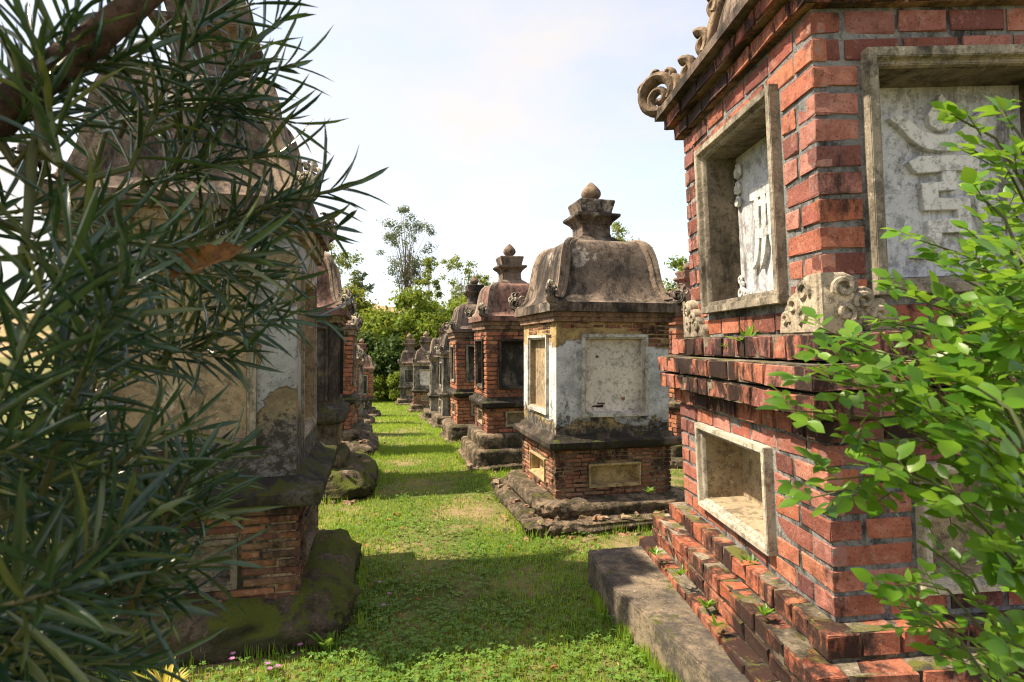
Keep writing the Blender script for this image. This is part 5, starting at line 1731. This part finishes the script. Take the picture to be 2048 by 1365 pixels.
# ------------------------------------------------------------------ foreground pine (long narrow leaves)
def pine():
    root = empty('yew_pine', (-1.15, 0.62, 0))
    tag(root, 'dark long-leaved yew pine in front of the big dark tomb', 'tree')
    inv = Vector((-1.15, 0.62, 0))
    mb = MB()
    mb.tube([Vector((-1.15, 0.62, -0.05)) - inv, Vector((-1.12, 0.66, 0.9)) - inv, Vector((-1.0, 0.72, 1.6)) - inv, Vector((-0.95, 0.75, 2.6)) - inv, Vector((-1.0, 0.8, 3.6)) - inv], [0.06, 0.052, 0.045, 0.035, 0.012], 10)
    mb.build('trunk', M['bark'], root, smooth=1.2)
    mb = MB()
    pts = [Vector((-1.04, 0.70, 1.40)), Vector((-0.90, 0.68, 1.53)), at(-260, 400, 0.66), at(-80, 300, 0.68), at(60, 170, 0.70), at(180, 80, 0.72), at(310, -30, 0.75), at(420, -160, 0.8)]
    mb.tube([q - inv for q in pts], [0.034, 0.030, 0.026, 0.024, 0.021, 0.019, 0.016, 0.012], 10)
    nodes = [np.array(q) for q in pts] + [np.array((-1.15 + 0.04 * i, 0.62 + 0.025 * i, 0.3 + 0.3 * i)) for i in range(6)]
    mb.build('branch', M['bark'], root, smooth=1.2)
    rs = np.random.default_rng(5)
    xmax_y = [-80, 50, 130, 240, 300, 370, 440, 540, 640, 700, 780, 880, 960, 1050, 1120, 1200, 1300, 1400]
    xmax_x = [620, 600, 590, 560, 600, 700, 670, 590, 620, 540, 440, 380, 400, 380, 420, 330, 300, 330]
    B = []; D = []; N_ = []; L = []; Wd = []
    tw = MB()
    sprigs = []
    # sprigs that draw the outline
    for (tx, ty, dd, ang, ln) in ((700, 372, 0.95, -14, 300), (672, 455, 0.95, 8, 300), (590, 128, 0.95, -12, 330), (560, 30, 0.95, -50, 300), (590, 245, 0.95, 12, 280), (575, 310, 0.98, -8, 260), (585, 560, 0.95, 2, 280), (640, 635, 0.98, 10, 260),
                                  (560, 640, 0.9, -10, 300), (470, 720, 0.9, 8, 320), (400, 860, 0.8, -6, 320), (395, 958, 0.85, -30, 260), (430, 1120, 0.75, -8, 320), (385, 930, 0.7, -65, 260), (420, 1010, 0.72, -20, 330), (330, 1210, 0.7, 8, 330), (470, 900, 0.9, -35, 240),
                                  (300, 1330, 0.7, 14, 330), (250, 1290, 0.8, -8, 300), (210, 640, 0.55, -60, 400), (260, 560, 0.55, -40, 360), (150, 500, 0.55, -75, 340), (100, 860, 0.55, -30, 380), (240, 1050, 0.55, -45, 420), (120, 1180, 0.5, -20, 360), (520, 500, 0.95, -28, 260),
                                  (480, 100, 0.85, -45, 340), (400, 40, 0.8, -60, 300), (280, 110, 0.75, -20, 300), (150, 20, 0.7, -70, 260), (60, 60, 0.65, -100, 240), (500, 200, 0.9, 0, 320), (430, 330, 0.9, -10, 330), (560, 400, 0.95, -18, 300), (90, 980, 0.6, 5, 340), (60, 1300, 0.6, 10, 300)):
        sprigs.append((tx, ty, dd, ang, ln))
    for i in range(34):
        ty = rs.uniform(-70, 1400) if i % 2 else rs.uniform(480, 1400)
        xm = np.interp(ty, xmax_y, xmax_x) * (0.86 if ty < 700 else 0.78)
        tx = xm * (1 - rs.random() ** 1.15)
        sprigs.append((tx, ty, rs.uniform(0.62, 1.08), rs.normal(-16, 32), rs.uniform(240, 380)))
    sprigs.sort(key=lambda q: (q[0] - q[4]))
    for (tx, ty, dd, ang, ln) in sprigs:
        tip = np.array(at(tx, ty, dd))
        a_ = R(ang)
        # sprigs also run a little towards or away from the camera
        dirv = norm(np.array([math.cos(a_), rs.uniform(-0.35, 0.35), -math.sin(a_)]))
        Lw = ln / F_PX * dd
        basep = tip - dirv * Lw + np.array([0, 0, -0.10 * Lw])
        n = int(25 + 12 * rs.random())
        mid = (tip + basep) / 2 + np.array([0, 0, 0.06 * Lw])
        tw.tube([Vector(basep) - inv, Vector(mid) - inv, Vector(tip) - inv], [0.0042, 0.0032, 0.0018], 5)
        # the sprig grows from the nearest wood already there
        q0 = min(nodes, key=lambda q: np.linalg.norm(q - basep) + 0.6 * max(0.0, q[0] - basep[0]))
        if np.linalg.norm(q0 - basep) > 0.01:
            mm_ = (q0 + basep) / 2 + np.array([0, 0, -0.03])
            tw.tube([Vector(q0) - inv, Vector(mm_) - inv, Vector(basep) - inv], [0.0062, 0.0052, 0.0042], 6)
        nodes += [basep, mid]
        for k in range(n):
            u = (k + rs.random()) / n
            p = (1 - u) ** 2 * basep + 2 * u * (1 - u) * mid + u * u * tip
            t_ = norm(2 * (1 - u) * (mid - basep) + 2 * u * (tip - mid))
            az = k * 2.4 + rs.random() * 0.5
            o1 = norm(np.cross(t_, np.array([0.2, 0.3, 0.9])))
            o2 = np.cross(t_, o1)
            rad = o1 * math.cos(az) + o2 * math.sin(az)
            al = R(rs.uniform(38, 72)) * (1 - 0.45 * u ** 3)
            d_ = t_ * math.cos(al) + rad * math.sin(al) + np.array([0, 0, 0.05])
            B.append(p); D.append(d_); N_.append(t_ * math.sin(al) - rad * math.cos(al) + rs.normal(0, 0.45, 3))
            L.append(rs.uniform(0.07, 0.135) * (1.0 if u < 0.8 else 0.8)); Wd.append(rs.uniform(0.0055, 0.0095))
    B = np.array(B) - np.array(inv); D = np.array(D); N_ = np.array(N_); L = np.array(L); Wd = np.array(Wd)
    tw.build('twigs', M['twig'], root, smooth=1.2, kind='stuff')
    big = np.argsort(-show_size(B + np.array(inv), L))
    pick, rest = big[:300], big[300:]
    leaf_objects('leaf', B[pick], D[pick], N_[pick], L[pick], Wd[pick], NARROW, M['needle'], root)
    leaves('foliage', B[rest], D[rest], N_[rest], L[rest], Wd[rest], NARROW, M['needle'], root)
    # the rest of the crown, above and beside the view, keeps the low sprigs in shade
    m = 3200
    q = rs.normal(size=(m, 3)) * np.array([0.62, 0.55, 0.55])
    c = np.array([-1.75, 0.75, 3.0])
    P_ = c + q
    yy = np.maximum(P_[:, 1], 0.05)
    okk = ((P_[:, 2] - CAM_H) / yy > 0.85) | (P_[:, 0] / yy < -1.15)
    P_ = P_[okk] - np.array(inv)
    m = len(P_)
    leaves('crown', P_, rand_dir(m), rand_dir(m), rs.uniform(0.10, 0.16, m), rs.uniform(0.014, 0.022, m), NARROW, M['needle'], root)
    return root


pine()
# the dry brown leaf caught in it
p = at(340, 556, 0.68)
T = leaf_template([0.06, 0.50, 0.86, 0.66, 1.0, 0.74, 0.88, 0.52, 0.62, 0.30, 0.05], 0.0, 0.0)
V = T[0].copy()
V[:, 0] *= np.where(V[:, 0] > 0, 1.15, 0.8)
V[:, 2] = 0.9 * np.abs(V[:, 0]) + 0.06 * np.sin(V[:, 1] * 6) + 0.10 * np.sin(V[:, 1] * 19 + V[:, 0] * 6) * np.abs(V[:, 0])
V = V * np.array([0.052, 0.092, 0.05])
me = np_mesh('brown_leaf', V, [T[1]], M['brown_leaf'], True)
o = bpy.data.objects.new('brown_leaf', me)
ld = Vector((0.90, 0.12, 0.42)).normalized()
ln_ = Vector((-0.15, -0.95, 0.35))
lsd = ld.cross(ln_).normalized()
ln_ = lsd.cross(ld)
o.matrix_world = Matrix(((lsd.x, ld.x, ln_.x, p.x), (lsd.y, ld.y, ln_.y, p.y), (lsd.z, ld.z, ln_.z, p.z), (0, 0, 0, 1)))
COL.objects.link(o)
tag(o, 'large dry orange-brown leaf caught among the dark pine leaves', 'leaf')


# ------------------------------------------------------------------ foreground shrub with oval leaves
def shrub():
    base_ = Vector((1.30, 1.0, 0.2))
    root = empty('leafy_shrub', base_)
    tag(root, 'bright green shrub with small oval leaves in front of the near brick tomb', 'shrub')
    inv = np.array(base_)
    rs = np.random.default_rng(9)
    B = []; D = []; N_ = []; L = []; Wd = []
    tw = MB()
    tips = [(1562, 818, 0.95, 2000, 960), (1588, 752, 0.95, 1900, 900), (1640, 655, 1.0, 1960, 880), (1690, 735, 0.95, 1950, 930), (1630, 700, 1.05, 1990, 900), (1600, 1000, 1.0, 1980, 1010), (1650, 960, 0.95, 2000, 1030),
            (1912, 232, 0.95, 2080, 420), (1950, 300, 0.95, 2090, 480), (2000, 215, 0.95, 2090, 430), (1840, 480, 0.98, 2060, 640), (1870, 520, 0.98, 2080, 660), (1945, 375, 1.0, 2080, 600), (1780, 570, 1.1, 1990, 720), (1900, 620, 1.0, 2090, 800), (1760, 640, 1.1, 2000, 780),
            (1700, 880, 0.9, 1990, 1080), (1760, 930, 0.8, 2050, 1150), (1800, 1160, 1.05, 1990, 1290), (1770, 1190, 1.1, 1950, 1330), (1870, 1105, 1.0, 2010, 1300), (1905, 1290, 1.0, 2060, 1400), (1830, 1240, 1.0, 2000, 1400), (1980, 1060, 0.85, 2100, 1300),
             (1850, 820, 0.75, 2080, 1100), (1930, 760, 0.75, 2120, 1020), (1990, 640, 0.8, 2120, 900), (2030, 500, 0.8, 2140, 760), (1960, 880, 0.7, 2140, 1150), (2020, 960, 0.7, 2150, 1250),
            (1740, 700, 0.95, 1930, 840), (1770, 760, 0.9, 1960, 900), (1830, 690, 1.0, 2010, 840),
            (1800, 820, 0.95, 1980, 930), (1840, 600, 1.0, 2020, 760), (1870, 720, 0.9, 2050, 880), (1900, 830, 0.9, 2070, 980), (1930, 560, 1.0, 2080, 720), (1880, 900, 0.95, 2050, 1040), (1960, 690, 0.9, 2110, 850)]
    for i in range(44):
        ty = rs.uniform(330, 1380) if i % 3 else rs.uniform(450, 850)
        xm = np.interp(ty, [300, 450, 560, 700, 880, 960, 1100, 1200, 1380], [2000, 1970, 1930, 1880, 1890, 1960, 1975, 1960, 1930])
        tx = rs.uniform(xm, 2070)
        tips.append((tx, ty, rs.uniform(0.8, 1.25), tx + rs.uniform(60, 160), ty + rs.uniform(80, 240)))
    def add_leaf(p, d_, n_, l):
        B.append(p); D.append(d_); N_.append(n_); L.append(l); Wd.append(l * rs.uniform(0.52, 0.68))
    for (tx, ty, dd, bx, by) in tips:
        tip = np.array(at(tx, ty, dd))
        bs = np.array(at(bx, by, dd + rs.uniform(-0.08, 0.12)))
        mid = (tip + bs) / 2 + np.array([0, 0, 0.04])
        tw.tube([Vector(bs - inv), Vector(mid - inv), Vector(tip - inv)], [0.0032, 0.0024, 0.0011], 5)
        # a long stem ties the twig to the foot of the shrub
        foot = inv + np.array([rs.uniform(-0.05, 0.05), rs.uniform(-0.05, 0.05), 0])
        if rs.random() < 0.22:
            tw.tube([Vector(foot - inv), Vector((foot * 0.45 + bs * 0.55) + np.array([0.12, -0.02, 0.10]) - inv), Vector(bs - inv)], [0.007, 0.005, 0.003], 5)
        Lt = np.linalg.norm(tip - bs)
        ns = max(3, int(Lt / 0.045))
        for k in range(ns):
            u = 0.15 + 0.85 * (k + 0.5) / ns
            p = (1 - u) ** 2 * bs + 2 * u * (1 - u) * mid + u * u * tip
            t_ = norm(2 * (1 - u) * (mid - bs) + 2 * u * (tip - mid))
            sd = norm(np.cross(t_, np.array([0.1, -0.5, 0.85])))
            sg = 1 if k % 2 else -1
            # a leaflet stalk with alternate leaves and one at the end
            st_d = norm(t_ * 0.7 + sd * sg * 0.75 + rs.normal(0, 0.22, 3) + np.array([0, 0, 0.12]))
            sl = rs.uniform(0.045, 0.085) * (1.15 - 0.5 * u)
            q = p + st_d * sl
            tw.tube([Vector(p - inv), Vector(q - inv)], [0.0011, 0.0007], 4)
            m = rs.integers(4, 7)
            up_ = norm(np.array([rs.normal(0, 0.3), -0.35 + rs.normal(0, 0.3), 0.9]))
            s2 = norm(np.cross(st_d, up_))
            for j in range(m):
                v = (j + 0.6) / m
                d_ = norm(st_d * 0.45 + s2 * (1 if j % 2 else -1) * 0.9 + rs.normal(0, 0.18, 3))
                add_leaf(p + st_d * sl * v, d_, up_ + rs.normal(0, 0.3, 3), rs.uniform(0.021, 0.039) * (1.2 if dd < 0.9 else 1.0))
            add_leaf(q, norm(st_d + rs.normal(0, 0.15, 3)), up_ + rs.normal(0, 0.25, 3), rs.uniform(0.027, 0.043))
        add_leaf(tip, norm(tip - mid), np.array([0, -0.3, 1.0]), rs.uniform(0.032, 0.046))
    B = np.array(B) - inv; D = np.array(D); N_ = np.array(N_); L = np.array(L); Wd = np.array(Wd)
    tw.build('stems', M['twig'], root, smooth=1.2, kind='stuff')
    big = np.argsort(-show_size(B + inv, L))
    pick, rest = big[:300], big[300:]
    leaf_objects('leaf', B[pick], D[pick], N_[pick], L[pick], Wd[pick], OVATE, M['shrub_leaf'], root)
    leaves('foliage', B[rest], D[rest], N_[rest], L[rest], Wd[rest], OVATE, M['shrub_leaf'], root)


shrub()
